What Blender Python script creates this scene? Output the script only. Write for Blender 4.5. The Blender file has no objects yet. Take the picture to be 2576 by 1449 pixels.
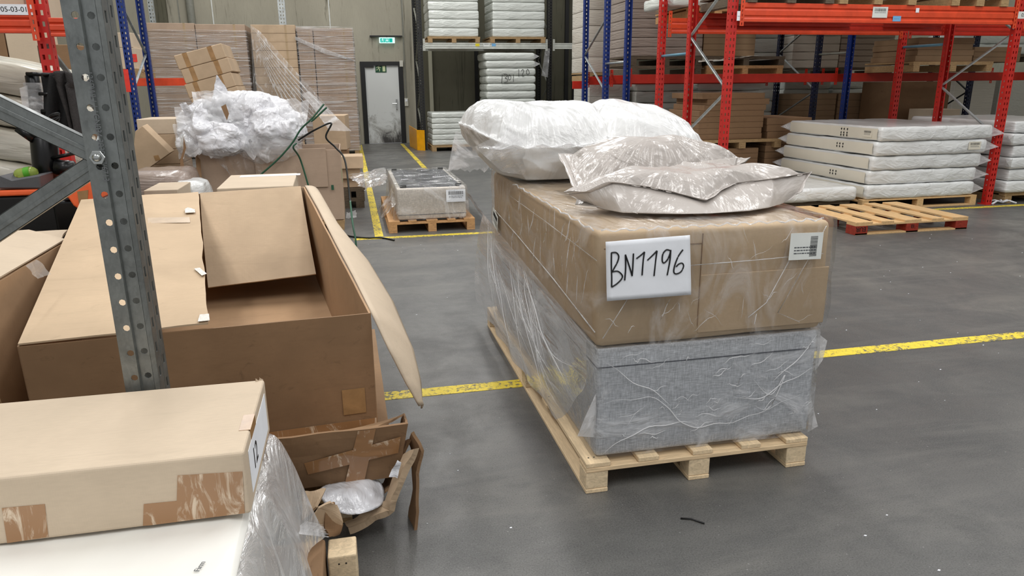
import bpy, bmesh, math, random
from mathutils import Vector, Matrix, noise
random.seed(7)
S = bpy.context.scene
COL = S.collection

# ------------------------------------------------------------------ camera
W, H, F, CZ = 2576.0, 1449.0, 1800.0, 1.70
pi_, ro_, ya_ = math.radians(15.8), math.radians(.5), math.radians(12.3)
fw = Vector((math.sin(ya_)*math.cos(pi_), math.cos(ya_)*math.cos(pi_), -math.sin(pi_)))
rt = Vector((math.cos(ya_), -math.sin(ya_), 0))
dn = fw.cross(rt)
rt, dn = (math.cos(ro_)*rt + math.sin(ro_)*dn), (-math.sin(ro_)*rt + math.cos(ro_)*dn)
CAM = Vector((0, 0, CZ))
cam_data = bpy.data.cameras.new('camera'); cam = bpy.data.objects.new('camera', cam_data); COL.objects.link(cam)
cam_data.sensor_width = 36; cam_data.lens = 36*F/W; cam_data.clip_start = .05; cam_data.clip_end = 200
cam.matrix_world = Matrix(((rt.x, -dn.x, -fw.x, 0), (rt.y, -dn.y, -fw.y, 0), (rt.z, -dn.z, -fw.z, CZ), (0, 0, 0, 1)))
S.camera = cam

# ------------------------------------------------------------------ light and exposure
S.view_settings.view_transform = 'Standard'; S.view_settings.look = 'None'
S.view_settings.gamma = 1; S.view_settings.exposure = 0.0
wd = bpy.data.worlds.new('world'); S.world = wd; wd.use_nodes = True
bg = wd.node_tree.nodes['Background']; bg.inputs[0].default_value = (.97, .985, 1, 1); bg.inputs[1].default_value = .52
def lamp(x, y, z, sx, sy, power, rz=0):
    l = bpy.data.lights.new('hall_lamp', 'AREA'); l.shape = 'RECTANGLE'; l.size = sx; l.size_y = sy; l.energy = power
    l.color = (1, .99, .975)
    o = bpy.data.objects.new('hall_lamp', l); o.location = (x, y, z); o.rotation_euler = (0, 0, rz); COL.objects.link(o)
for lx, ly in ((-3.0, -1.5), (-3.0, 5.5), (-3.0, 12.0), (-3.0, 18.0), (2.2, -1.5), (2.2, 5.5), (2.2, 12.0), (2.2, 18.0), (7.5, -1.5), (7.5, 5.2)):
    lamp(lx, ly, 7.6, .5, 4.5, 190)

# ------------------------------------------------------------------ pixel of the photograph -> point of the place
def ray(x, y): return rt*((x-W/2)/F) + dn*((y-H/2)/F) + fw
def aG(x, y, z=0.0): q = ray(x, y); return CAM + q*((z-CZ)/q.z)
def aY(x, y, Y): q = ray(x, y); return CAM + q*(Y/q.y)
def aX(x, y, X): q = ray(x, y); return CAM + q*(X/q.x)

# ------------------------------------------------------------------ materials
MATS = {}
def lin(c):
    return tuple(((v/12.92) if v <= .04045 else ((v+.055)/1.055)**2.4) for v in c)
class NT:
    def __init__(s, name):
        s.m = bpy.data.materials.new(name); s.m.use_nodes = True; s.t = s.m.node_tree; s.t.nodes.clear()
        s.out = s.n('ShaderNodeOutputMaterial')
        MATS[name] = s.m
    def n(s, typ, **k):
        nd = s.t.nodes.new(typ)
        for a, v in k.items():
            if a.startswith('i_'): nd.inputs[a[2:].replace('_', ' ')].default_value = v
            else: setattr(nd, a, v)
        return nd
    def l(s, a, b): s.t.links.new(a, b)
    def coord(s, scale=(1, 1, 1), rot=(0, 0, 0)):
        tc = s.n('ShaderNodeTexCoord'); mp = s.n('ShaderNodeMapping')
        mp.inputs['Scale'].default_value = scale; mp.inputs['Rotation'].default_value = rot
        s.l(tc.outputs['Object'], mp.inputs['Vector']); return mp.outputs[0]
    def noise(s, scale, detail=3, rough=.55, dist=0, sc=(1, 1, 1), rot=(0, 0, 0), typ='FBM'):
        nd = s.n('ShaderNodeTexNoise', i_Scale=scale, i_Detail=detail, i_Roughness=rough, i_Distortion=dist)
        try: nd.noise_type = typ
        except Exception: pass
        s.l(s.coord(sc, rot), nd.inputs['Vector']); return nd.outputs[0]
    def ramp(s, fac, stops):
        r = s.n('ShaderNodeValToRGB'); el = r.color_ramp.elements
        while len(el) < len(stops): el.new(.5)
        for e, (p, c) in zip(el, stops):
            e.position = p; e.color = (c[0], c[1], c[2], 1) if not isinstance(c, (int, float)) else (c, c, c, 1)
        s.l(fac, r.inputs[0]); return r.outputs[0]
    def mix(s, fac, a, b):
        m = s.n('ShaderNodeMix', data_type='RGBA')
        for sock, v in ((m.inputs[0], fac), (m.inputs[6], a), (m.inputs[7], b)):
            if isinstance(v, (int, float)): sock.default_value = v
            elif isinstance(v, tuple): sock.default_value = (v[0], v[1], v[2], 1)
            else: s.l(v, sock)
        return m.outputs[2]
    def bump(s, h, strength=.3, dist=.01, prev=None):
        b = s.n('ShaderNodeBump', i_Strength=strength, i_Distance=dist); s.l(h, b.inputs['Height'])
        if prev is not None: s.l(prev, b.inputs['Normal'])
        return b.outputs[0]
    def pbr(s, col, rough=.6, metal=0.0, nrm=None, **k):
        b = s.n('ShaderNodeBsdfPrincipled')
        for key, v in (('Base Color', col), ('Roughness', rough), ('Metallic', metal)):
            if isinstance(v, tuple): b.inputs[key].default_value = (v[0], v[1], v[2], 1)
            elif isinstance(v, (int, float)): b.inputs[key].default_value = v
            else: s.l(v, b.inputs[key])
        for key, v in k.items(): b.inputs[key.replace('_', ' ')].default_value = v
        if nrm is not None: s.l(nrm, b.inputs['Normal'])
        return b
    def done(s, shader): s.l(shader.outputs[0], s.out.inputs[0]); return s.m

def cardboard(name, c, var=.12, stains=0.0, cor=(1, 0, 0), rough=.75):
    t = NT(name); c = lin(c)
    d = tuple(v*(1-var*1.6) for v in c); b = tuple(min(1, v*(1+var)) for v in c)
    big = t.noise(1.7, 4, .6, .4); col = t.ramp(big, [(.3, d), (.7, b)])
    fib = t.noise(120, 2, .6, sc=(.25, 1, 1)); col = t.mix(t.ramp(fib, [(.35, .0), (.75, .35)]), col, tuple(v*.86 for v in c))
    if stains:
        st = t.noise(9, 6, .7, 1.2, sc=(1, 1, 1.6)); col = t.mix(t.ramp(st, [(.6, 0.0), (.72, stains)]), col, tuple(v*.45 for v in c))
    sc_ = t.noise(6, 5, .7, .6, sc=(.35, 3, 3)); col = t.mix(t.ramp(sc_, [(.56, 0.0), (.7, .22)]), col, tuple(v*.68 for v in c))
    wv = t.n('ShaderNodeTexWave', i_Scale=55.0, i_Distortion=.3); t.l(t.coord(cor), wv.inputs[0])
    nr = t.bump(wv.outputs[1], .05, .002); nr = t.bump(t.noise(5, 4, .6), .25, .012, nr)
    return t.done(t.pbr(col, rough, 0, nr, Specular_IOR_Level=.25))
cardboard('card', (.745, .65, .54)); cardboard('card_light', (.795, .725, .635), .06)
cardboard('card_dark', (.545, .43, .32), .12, .55); cardboard('card_worn', (.765, .67, .555), .10, .25)  # card_dark: stained card that also carries the open box's shaded front
cardboard('card_far', (.69, .57, .45)); cardboard('card_dim', (.58, .48, .37)); cardboard('card_brown', (.70, .61, .53), .08); cardboard('card_wrapped', (.745, .655, .54), .07)  # card_dim: duller card, the shade inside the racks put into its colour
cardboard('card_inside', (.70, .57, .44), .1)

def plain(name, c, rough=.6, metal=0.0, var=.08, ns=8, bmp=.0, spec=.5, sc=(1, 1, 1)):
    t = NT(name); c = lin(c)
    col = t.ramp(t.noise(ns, 4, .6, .3, sc=sc), [(.3, tuple(v*(1-var*2) for v in c)), (.7, tuple(min(1, v*(1+var)) for v in c))])
    nr = t.bump(t.noise(ns*4, 4, .6, sc=sc), bmp, .01) if bmp else None
    return t.done(t.pbr(col, rough, metal, nr, Specular_IOR_Level=spec))
plain('red_steel', (.76, .15, .12), .42, bmp=.03); plain('orange_steel', (.86, .29, .15), .4, bmp=.03); plain('dim_red_steel', (.74, .15, .07), .45)
plain('blue_steel', (.08, .19, .47), .42); plain('dark_blue_steel', (.07, .10, .22), .5); plain('black_steel', (.07, .07, .07), .45)
plain('grey_beam', (.77, .78, .75), .5); plain('white_steel', (.85, .86, .84), .5)
plain('black_plastic', (.045, .045, .05), .5, bmp=.1); plain('black_metal', (.06, .06, .065), .32, .3); plain('dark_grey_plastic', (.33, .33, .34), .55, bmp=.1)
plain('truck_orange', (.98, .42, .22), .38, bmp=.05); plain('yellow_guard', (.96, .68, .08), .4)
plain('jacket_cloth', (.24, .23, .23), .95, var=.1, ns=30, bmp=.5, spec=.1); plain('jacket_dark', (.08, .08, .085), .9, ns=30, bmp=.4)
plain('ink', (.06, .06, .065), .6); plain('grey_ink', (.40, .41, .42), .7); plain('paper', (.93, .94, .96), .8, var=.02, bmp=.05)
plain('label_paper', (.88, .89, .87), .6, var=.03); plain('blue_label', (.45, .68, .86), .5); plain('yellow_label', (.90, .83, .1), .5)
plain('red_label', (.93, .25, .2), .5); plain('strap_green', (.19, .36, .27), .35); plain('strap_black', (.07, .09, .085), .35)
plain('sign_green', (.06, .30, .18), .5); plain('sign_cream', (.82, .86, .68), .5); plain('spacer_blue', (.36, .55, .63), .45)
plain('conduit', (.52, .52, .48), .6); plain('switch_plastic', (.80, .79, .74), .5); plain('bottle_cap', (.86, .9, .85), .4)
plain('bottle_label', (.32, .62, .12), .4); plain('bolt_zinc', (.72, .73, .72), .25, 1.0); plain('metal_box_grey', (.55, .55, .56), .6)
plain('tape_far', (.70, .60, .47), .4, var=.06, ns=14, spec=.4); plain('mottled_tape', (.63, .49, .33), .25, var=.12, ns=14, spec=.5)

def galvan(name, c):
    t = NT(name); c = lin(c)
    v = t.n('ShaderNodeTexVoronoi', i_Scale=140.0); t.l(t.coord((1, 1, .5)), v.inputs['Vector'])
    a = t.noise(7, 5, .65, .8); f = t.mix(.12, a, v.outputs['Color'])
    col = t.ramp(f, [(.28, tuple(x*.68 for x in c)), (.5, c), (.72, tuple(min(1, x*1.3) for x in c))])
    ro = t.ramp(t.noise(18, 4, .6), [(.3, .34), (.7, .55)])
    return t.done(t.pbr(col, ro, .75, t.bump(t.noise(60, 3), .08, .004)))
galvan('galvanised', (.49, .505, .50)); galvan('galv_far', (.68, .70, .70))

def wood(name, c, sc=(1, 1, 1), dark=.5):
    t = NT(name); c = lin(c)
    g = t.noise(6, 5, .65, 1.2, sc=sc)
    col = t.ramp(g, [(.3, tuple(x*(1-dark) for x in c)), (.48, tuple(x*.88 for x in c)), (.7, tuple(min(1, x*1.1) for x in c))])
    sp = t.noise(2.5, 3); col = t.mix(t.ramp(sp, [(.45, 0.0), (.75, .3)]), col, tuple(x*.75 for x in c))
    return t.done(t.pbr(col, .7, 0, t.bump(g, .25, .004), Specular_IOR_Level=.25))
wood('wood_x', (.90, .79, .635), (1, 9, 9), .3); wood('wood_y', (.91, .81, .66), (9, 1, 9), .25); wood('wood_block', (.89, .80, .66), (5, 5, 9), .35)
wood('wood_orange', (.80, .62, .43), (3, 6, 9), .4); wood('wood_old', (.42, .37, .31), (3, 5, 9), .5); wood('wood_tan', (.70, .58, .42), (3, 5, 9), .4)
wood('wood_pine', (.87, .72, .52), (9, 1, 9), .3); wood('wood_red', (.60, .22, .16), (3, 3, 6), .4)

def white_pe(name, c, rough=.22, ws=3.0, st=.55, sc=(1, 1, 1), sss=0.0, crease=.25):
    t = NT(name); c = lin(c)
    a = t.noise(ws, 5, .55, 1.4, sc=sc); b = t.noise(ws*2.2, 3, .5, 2.0, sc=sc, typ='RIDGED_MULTIFRACTAL')
    col = t.ramp(t.noise(1.3, 3, .5, .5), [(.3, tuple(v*.9 for v in c)), (.7, c)])
    nr = t.bump(a, st, .05); nr = t.bump(b, crease, .03, nr)
    return t.done(t.pbr(col, rough, 0, nr, Specular_IOR_Level=.55, Coat_Weight=.25, Coat_Roughness=.12))
white_pe('mattress_cream', (.90, .875, .81), .35, 1.2, .12, crease=.04)
white_pe('mattress_white', (.90, .905, .90), .2, 2.0, .5, (1, .5, 2), crease=.3)
white_pe('far_white', (.86, .875, .85), .25, 2.0, .5, (.6, .6, 3)); white_pe('dim_white', (.80, .79, .75), .4, 1.5, .3, (1, 1, 3))
white_pe('slab_film', (.90, .885, .83), .18, 1.8, .6, (.4, 1, 2)); white_pe('grey_bag', (.73, .70, .675), .24, 2.6, .6, crease=.3)
white_pe('duvet_white', (.875, .875, .87), .3, 2.2, .7, crease=.35); white_pe('duvet_side', (.90, .89, .84), .4, 2.5, .25)
white_pe('crumpled_film', (.86, .86, .875), .14, 3.0, .8, crease=.8); white_pe('sheet_white', (.93, .925, .90), .35, .9, .35, (1, 1, 1), crease=.1)
white_pe('wrapped_brown', (.62, .56, .52), .2, 2.5, .45, (.4, .4, 6)); white_pe('wrapped_tan', (.68, .62, .56), .25, 2.5, .4, (.4, .4, 6))
white_pe('wrapped_beige', (.82, .79, .74), .28, 2.0, .35, (.4, .4, 5))

def fabric(name, c):
    t = NT(name); c = lin(c)
    a = t.noise(150, 3, .7, sc=(.18, .18, 1.6)); b = t.noise(150, 3, .7, sc=(1.4, 1.4, .15)); f = t.mix(.5, a, b)
    col = t.ramp(f, [(.38, tuple(x*.62 for x in c)), (.55, c), (.68, tuple(min(1, x*1.35) for x in c))])
    return t.done(t.pbr(col, .9, 0, t.bump(f, .3, .003), Specular_IOR_Level=.15))
fabric('grey_linen', (.76, .77, .785)); fabric('beige_linen', (.83, .80, .76)); fabric('dark_linen', (.33, .34, .37))

def film(name, alpha=.25, milk=.25, ws=3.0, sc=(1, 1, 1), rot=(0, 0, 0), tint=(.95, .95, .96), rough=.12, streak=(.52, .66), bst=.8, low=.35):
    t = NT(name)
    a = t.noise(ws, 6, .6, 1.6, sc=sc, rot=rot); b = t.noise(ws*1.7, 4, .55, 2.2, sc=sc, rot=rot, typ='RIDGED_MULTIFRACTAL')
    nr = t.bump(a, bst, .05); nr = t.bump(b, bst*.55, .03, nr)
    gl = t.n('ShaderNodeBsdfGlossy', i_Roughness=rough); gl.inputs[0].default_value = (1, 1, 1, 1); t.l(nr, gl.inputs['Normal'])
    df = t.n('ShaderNodeBsdfDiffuse'); df.inputs[0].default_value = (*tint, 1); t.l(nr, df.inputs['Normal'])
    tl = t.n('ShaderNodeBsdfTranslucent'); tl.inputs[0].default_value = (*tint, 1)
    dm = t.n('ShaderNodeMixShader'); dm.inputs[0].default_value = .4; t.l(df.outputs[0], dm.inputs[1]); t.l(tl.outputs[0], dm.inputs[2])
    tr = t.n('ShaderNodeBsdfTransparent')
    mk = t.ramp(a, [(streak[0], alpha*low), (streak[1], min(1, alpha+milk))])
    m1 = t.n('ShaderNodeMixShader'); t.l(mk, m1.inputs[0]); t.l(tr.outputs[0], m1.inputs[1]); t.l(dm.outputs[0], m1.inputs[2])
    fr = t.n('ShaderNodeFresnel', i_IOR=1.45); t.l(nr, fr.inputs['Normal'])
    m2 = t.n('ShaderNodeMixShader'); fm_ = t.n('ShaderNodeMath', operation='MULTIPLY'); t.l(fr.outputs[0], fm_.inputs[0]); fm_.inputs[1].default_value = .5; t.l(fm_.outputs[0], m2.inputs[0]); t.l(m1.outputs[0], m2.inputs[1]); t.l(gl.outputs[0], m2.inputs[2])
    t.l(m2.outputs[0], t.out.inputs[0]); return t.m
film('stretch_film', .16, .55, 2.6, (.25, .25, 9), bst=.7, streak=(.48, .62)); film('clear_film', .12, .30, 3.2, (1, 1, 1), bst=.5)
film('box_film', .05, .26, 2.4, (1.6, .7, 1), (0, .5, .5), bst=.4); film('milky_film', .55, .4, 3.0, (1, 1, 1), bst=.6, low=.6)
film('drape_film', .80, .20, 2.5, (5, 1.5, .8), bst=.7, low=.8); film('side_drape', .42, .42, 1.5, (1, .7, 3.5), (.75, 0, 0), bst=.35)
film('base_film', .14, .36, 2.6, (1, 1, 1.5), (0, .6, .2), bst=.7); film('bag_film', .25, .3, 2.5, bst=.6)

def floor_mat():
    t = NT('floor_concrete')
    a = t.noise(.35, 6, .62, .6); b = t.noise(2.5, 6, .7, .4); sp = t.noise(160, 3, .75); sw = t.noise(1.6, 5, .65, 1.5, sc=(.22, 1.6, 1))
    col = t.ramp(a, [(.3, lin((.275, .275, .27))), (.5, lin((.365, .362, .352))), (.68, lin((.475, .465, .44)))])
    col = t.mix(t.ramp(b, [(.42, 0.0), (.62, .45)]), col, lin((.24, .24, .24)))
    col = t.mix(t.ramp(sw, [(.50, 0.0), (.70, .3)]), col, lin((.50, .49, .465)))
    col = t.mix(t.ramp(sp, [(.52, 0.0), (.68, .5)]), col, lin((.46, .46, .455))); col = t.mix(t.ramp(sp, [(.34, .6), (.45, 0.0)]), col, lin((.11, .115, .12)))
    v = t.n('ShaderNodeTexVoronoi', i_Scale=16.0); t.l(t.coord(), v.inputs['Vector'])
    col = t.mix(t.ramp(v.outputs['Distance'], [(.035, .7), (.06, 0.0)]), col, lin((.55, .55, .54)))
    ro = t.ramp(b, [(.35, .36), (.65, .52)])
    return t.done(t.pbr(col, ro, 0, t.bump(sp, .18, .003), Specular_IOR_Level=.55))
floor_mat()
def paint_mat():
    t = NT('line_paint'); n_ = t.noise(30, 5, .75, .5); m_ = t.noise(3, 3)
    f = t.mix(.25, n_, m_)
    col = t.ramp(f, [(.43, lin((.40, .39, .33))), (.50, lin((.88, .78, .22))), (.7, lin((.93, .85, .30)))])
    return t.done(t.pbr(col, .55))
paint_mat()
def wall_mat(name, c, dark):
    t = NT(name); c = lin(c); dark = lin(dark)
    a = t.noise(.5, 5, .65, .5, sc=(1, 1, .4)); col = t.ramp(a, [(.3, tuple(v*.8 for v in c)), (.7, c)])
    s_ = t.noise(1.1, 6, .75, 1.0, sc=(3.5, 1, .25)); col = t.mix(t.ramp(s_, [(.56, 0.0), (.66, .8)]), col, dark)
    g = t.noise(14, 4, .7, .3, sc=(3, 1, .3)); col = t.mix(t.ramp(g, [(.5, 0.0), (.8, .35)]), col, tuple(v*.6 for v in c))
    sc_ = t.noise(5, 6, .8, .4, sc=(.5, 1, 3)); col = t.mix(t.ramp(sc_, [(.68, 0.0), (.74, .5)]), col, dark)
    return t.done(t.pbr(col, .85, 0, t.bump(t.noise(20, 4), .2, .01), Specular_IOR_Level=.2))
wall_mat('wall_concrete', (.68, .66, .595), (.27, .26, .21)); wall_mat('wall_panel_dark', (.40, .39, .33), (.2, .2, .16))
wall_mat('wall_light', (.74, .73, .65), (.45, .44, .37))
def door_mat():
    t = NT('door_paint')
    a = t.noise(2.0, 6, .75, .8, sc=(1, 1, .6)); b = t.n('ShaderNodeTexCoord'); sx = t.n('ShaderNodeSeparateXYZ'); t.l(b.outputs['Object'], sx.inputs[0])
    mt = t.n('ShaderNodeMath', operation='MULTIPLY_ADD'); t.l(sx.outputs[2], mt.inputs[0]); mt.inputs[1].default_value = -.32; mt.inputs[2].default_value = .27
    ad = t.n('ShaderNodeMath', operation='ADD'); t.l(mt.outputs[0], ad.inputs[0]); t.l(a, ad.inputs[1])
    col = t.ramp(ad.outputs[0], [(.54, lin((.84, .85, .84))), (.66, lin((.66, .66, .64))), (.80, lin((.25, .24, .23)))])
    return t.done(t.pbr(col, .5))
door_mat()
def emis(name, c, st):
    t = NT(name); e = t.n('ShaderNodeEmission', i_Strength=st); e.inputs[0].default_value = (*lin(c), 1); t.l(e.outputs[0], t.out.inputs[0])
emis('sign_lit_green', (.10, .74, .66), 1.0); emis('sign_lit_white', (.85, 1, .97), 1.3)
t = NT('bottle_liquid'); b_ = t.pbr(lin((.80, .88, .45)), .1, 0, None, Transmission_Weight=.65, IOR=1.33); t.done(b_)
film('veil_film', .30, .45, 2.4, (3, 1, 1.2), (0, .7, 0), bst=.7, low=.5)
film('film_glint', .85, .1, 3, bst=.1, low=1.0)  # whitish colour standing in for glints on film
plain('tape_shiny', (.80, .77, .72), .12, var=.05, ns=20, bmp=.3, spec=.8)
plain('faint_tape', (.78, .69, .58), .2, var=.05, ns=20, spec=.6)
t = NT('tape_clear')
tb = t.pbr(lin((.60, .44, .29)), .16, 0, t.bump(t.noise(4, 5, .6, 2.5, typ='RIDGED_MULTIFRACTAL'), .6, .01), Specular_IOR_Level=.7)
tc_ = t.noise(5, 5, .65, 2.5, sc=(3, 1, 1)); t.l(t.ramp(tc_, [(.55, lin((.62, .46, .31))), (.68, lin((.84, .76, .66)))]), tb.inputs[0]); t.done(tb)

# ------------------------------------------------------------------ builders
def tag(o, label=None, cat=None, group=None, kind=None):
    if label: o['label'] = label
    if cat: o['category'] = cat
    if group: o['group'] = group
    if kind: o['kind'] = kind
    return o
def thing(name, label, cat, loc=(0, 0, 0), rz=0.0, group=None, rot=None):
    o = bpy.data.objects.new(name, None); o.empty_display_size = .1; COL.objects.link(o)
    o.location = loc; o.rotation_euler = rot if rot else (0, 0, rz); return tag(o, label, cat, group)
class MB:
    def __init__(s): s.v = []; s.f = []
    def add(s, vs, fs):
        n = len(s.v); s.v += [tuple(v) for v in vs]; s.f += [tuple(i+n for i in f) for f in fs]; return s
    def box(s, x0, x1, y0, y1, z0, z1, M=None):
        vs = [Vector(p) for p in ((x0, y0, z0), (x1, y0, z0), (x1, y1, z0), (x0, y1, z0), (x0, y0, z1), (x1, y0, z1), (x1, y1, z1), (x0, y1, z1))]
        if M is not None: vs = [M @ v for v in vs]
        return s.add(vs, [(3, 2, 1, 0), (4, 5, 6, 7), (0, 1, 5, 4), (1, 2, 6, 5), (2, 3, 7, 6), (3, 0, 4, 7)])
    def slab(s, pts, th, d=None):
        """polygon pts (3D, roughly planar) extruded by th along its normal (or vector d)"""
        pts = [Vector(p) for p in pts]; n = len(pts)
        if d is None:
            nn = Vector((0, 0, 0))
            for i in range(n): nn += pts[i].cross(pts[(i+1) % n])
            d = nn.normalized()*th
        else: d = Vector(d)
        vs = pts + [p+d for p in pts]
        return s.add(vs, [tuple(range(n-1, -1, -1)), tuple(range(n, 2*n))] + [(i, (i+1) % n, n+(i+1) % n, n+i) for i in range(n)])
    def tube(s, path, r, seg=8, cap=True):
        path = [Vector(p) for p in path]; n = len(path); vs = []
        for i, p in enumerate(path):
            tg = (path[min(i+1, n-1)]-path[max(i-1, 0)]).normalized()
            a = Vector((0, 0, 1)) if abs(tg.z) < .9 else Vector((1, 0, 0)); u = tg.cross(a).normalized(); w_ = tg.cross(u)
            rr = r[i] if isinstance(r, (list, tuple)) else r
            for k in range(seg): an = 2*math.pi*k/seg; vs.append(p + u*(rr*math.cos(an)) + w_*(rr*math.sin(an)))
        fs = [(i*seg+k, i*seg+(k+1) % seg, (i+1)*seg+(k+1) % seg, (i+1)*seg+k) for i in range(n-1) for k in range(seg)]
        if cap: fs += [tuple(range(seg-1, -1, -1)), tuple(range((n-1)*seg, n*seg))]
        return s.add(vs, fs)
    def bar(s, a, b, w, t, up=(0, 0, 1)):
        a, b = Vector(a), Vector(b); d = (b-a).normalized(); u = Vector(up); sx = d.cross(u).normalized(); uz = sx.cross(d)
        vs = []
        for p in (a, b):
            for (i, j) in ((-1, -1), (1, -1), (1, 1), (-1, 1)): vs.append(p + sx*(i*w/2) + uz*(j*t/2))
        return s.add(vs, [(3, 2, 1, 0), (4, 5, 6, 7), (0, 1, 5, 4), (1, 2, 6, 5), (2, 3, 7, 6), (3, 0, 4, 7)])
    def grid(s, rows, closed=False):
        nr, nc = len(rows), len(rows[0]); vs = [p for r in rows for p in r]
        return s.add(vs, [(i*nc+j, i*nc+(j+1) % nc, (i+1)*nc+(j+1) % nc, (i+1)*nc+j) for i in range(nr-1) for j in range(nc if closed else nc-1)])
    def holed(s, x0, x1, z0, z1, cols, pitch, hw, hh, shape='rect', T=lambda x, z: (x, 0, z)):
        """a perforated strip in x,z: columns of holes; T maps to 3D"""
        n = 4 if shape == 'rect' else 8
        xs = [x0] + [(cols[i]+cols[i+1])/2 for i in range(len(cols)-1)] + [x1]
        nz = int((z1-z0)/pitch)
        for ci, cx in enumerate(cols):
            a, b = xs[ci], xs[ci+1]
            for k in range(nz):
                za = z0+k*pitch; zb = za+pitch if k < nz-1 else z1; cz = za+pitch/2
                if n == 4:
                    outer = [(a, za), (b, za), (b, zb), (a, zb)]; inner = [(cx-hw, cz-hh), (cx+hw, cz-hh), (cx+hw, cz+hh), (cx-hw, cz+hh)]
                else:
                    mx, mz = cx, cz
                    outer = [(a, za), (mx, za), (b, za), (b, mz), (b, zb), (mx, zb), (a, zb), (a, mz)]
                    inner = [(cx+hw*math.cos(t_), cz+hh*math.sin(t_)) for t_ in [math.radians(225+45*q) for q in range(8)]]
                vs = [T(*p) for p in outer] + [T(*p) for p in inner]
                s.add(vs, [(q, (q+1) % n, n+(q+1) % n, n+q) for q in range(n)])
        return s
    def build(s, name, mat, parent=None, smooth=False, bevel=0.0, solid=0.0, subsurf=0, seg=1, merge=False):
        me = bpy.data.meshes.new(name); me.from_pydata(s.v, [], s.f)
        if merge:
            bm = bmesh.new(); bm.from_mesh(me); bmesh.ops.remove_doubles(bm, verts=bm.verts, dist=1e-5); bmesh.ops.recalc_face_normals(bm, faces=bm.faces); bm.to_mesh(me); bm.free()
        me.materials.append(MATS[mat] if isinstance(mat, str) else mat)
        if smooth: me.polygons.foreach_set('use_smooth', [True]*len(me.polygons))
        me.update(); o = bpy.data.objects.new(name, me); COL.objects.link(o)
        if parent is not None: o.parent = parent
        if solid: m = o.modifiers.new('solid', 'SOLIDIFY'); m.thickness = solid; m.offset = 0
        if subsurf: m = o.modifiers.new('sub', 'SUBSURF'); m.levels = m.render_levels = subsurf
        if bevel: m = o.modifiers.new('bevel', 'BEVEL'); m.width = bevel; m.segments = seg; m.limit_method = 'ANGLE'; m.angle_limit = .6
        return o
def copy_tree(o, parent=None):
    c = o.copy(); COL.objects.link(c); c.parent = parent
    for ch in list(o.children): copy_tree(ch, c)
    return c
def nz(p, sc, amp, seed=0.0): return amp*noise.noise(Vector((p[0]*sc+seed, p[1]*sc-seed, p[2]*sc+seed*.5)))
def rdg(p, sc, amp, seed=0.0): v = noise.noise(Vector((p[0]*sc+seed, p[1]*sc-seed, p[2]*sc+seed*.5))); return amp*(1-abs(v)*2.2)

def soft_box(w, d, h, r=.04, n=10, amp=.0, sc=4.0, seed=0.0, puff=0.0, nzs=4):
    """rounded soft block, centre of the base at the origin; merged grid faces"""
    m = MB(); hx, hy, hz = w/2, d/2, h/2; nx = max(4, int(n*w)); ny = max(4, int(n*d)); nz_ = nzs
    def axis(h_, k):
        pts = [-h_, -h_+r*.3, -h_+r]; c = [(-h_+r)+(2*h_-2*r)*i/k for i in range(1, k)]; return pts+c+[h_-r, h_-r*.3, h_]
    X, Y, Z = axis(hx, nx), axis(hy, ny), axis(hz, nz_)
    def rp(x, y, z):
        p = Vector((x, y, z)); q = Vector((max(-hx+r, min(hx-r, x)), max(-hy+r, min(hy-r, y)), max(-hz+r, min(hz-r, z)))); dd = p-q
        if dd.length > 1e-9: p = q+dd.normalized()*r
        if puff:
            fx, fy, fz = 1-(x/hx)**2, 1-(y/hy)**2, 1-(z/hz)**2
            p += Vector((math.copysign(puff*fz*.6, x)*(abs(x) > hx*.98), math.copysign(puff*fz*.6, y)*(abs(y) > hy*.98), 0))
        if amp:
            dn_ = nz((x, y, z), sc, amp, seed) + nz((x, y, z), sc*2.7, amp*.5, seed+9)
            nn = dd.normalized() if dd.length > 1e-6 else Vector((0, 0, 0)); p += nn*dn_
        p.z = min(hz, max(-hz, p.z)); return (p.x, p.y, p.z+hz)
    for a, b, fn in ((X, Y, lambda a_, b_: rp(a_, b_, hz)), (X, Y, lambda a_, b_: rp(a_, b_, -hz)), (X, Z, lambda a_, b_: rp(a_, -hy, b_)), (X, Z, lambda a_, b_: rp(a_, hy, b_)), (Y, Z, lambda a_, b_: rp(-hx, a_, b_)), (Y, Z, lambda a_, b_: rp(hx, a_, b_))):
        m.grid([[fn(u, v) for v in b] for u in a])
    return m

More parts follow.
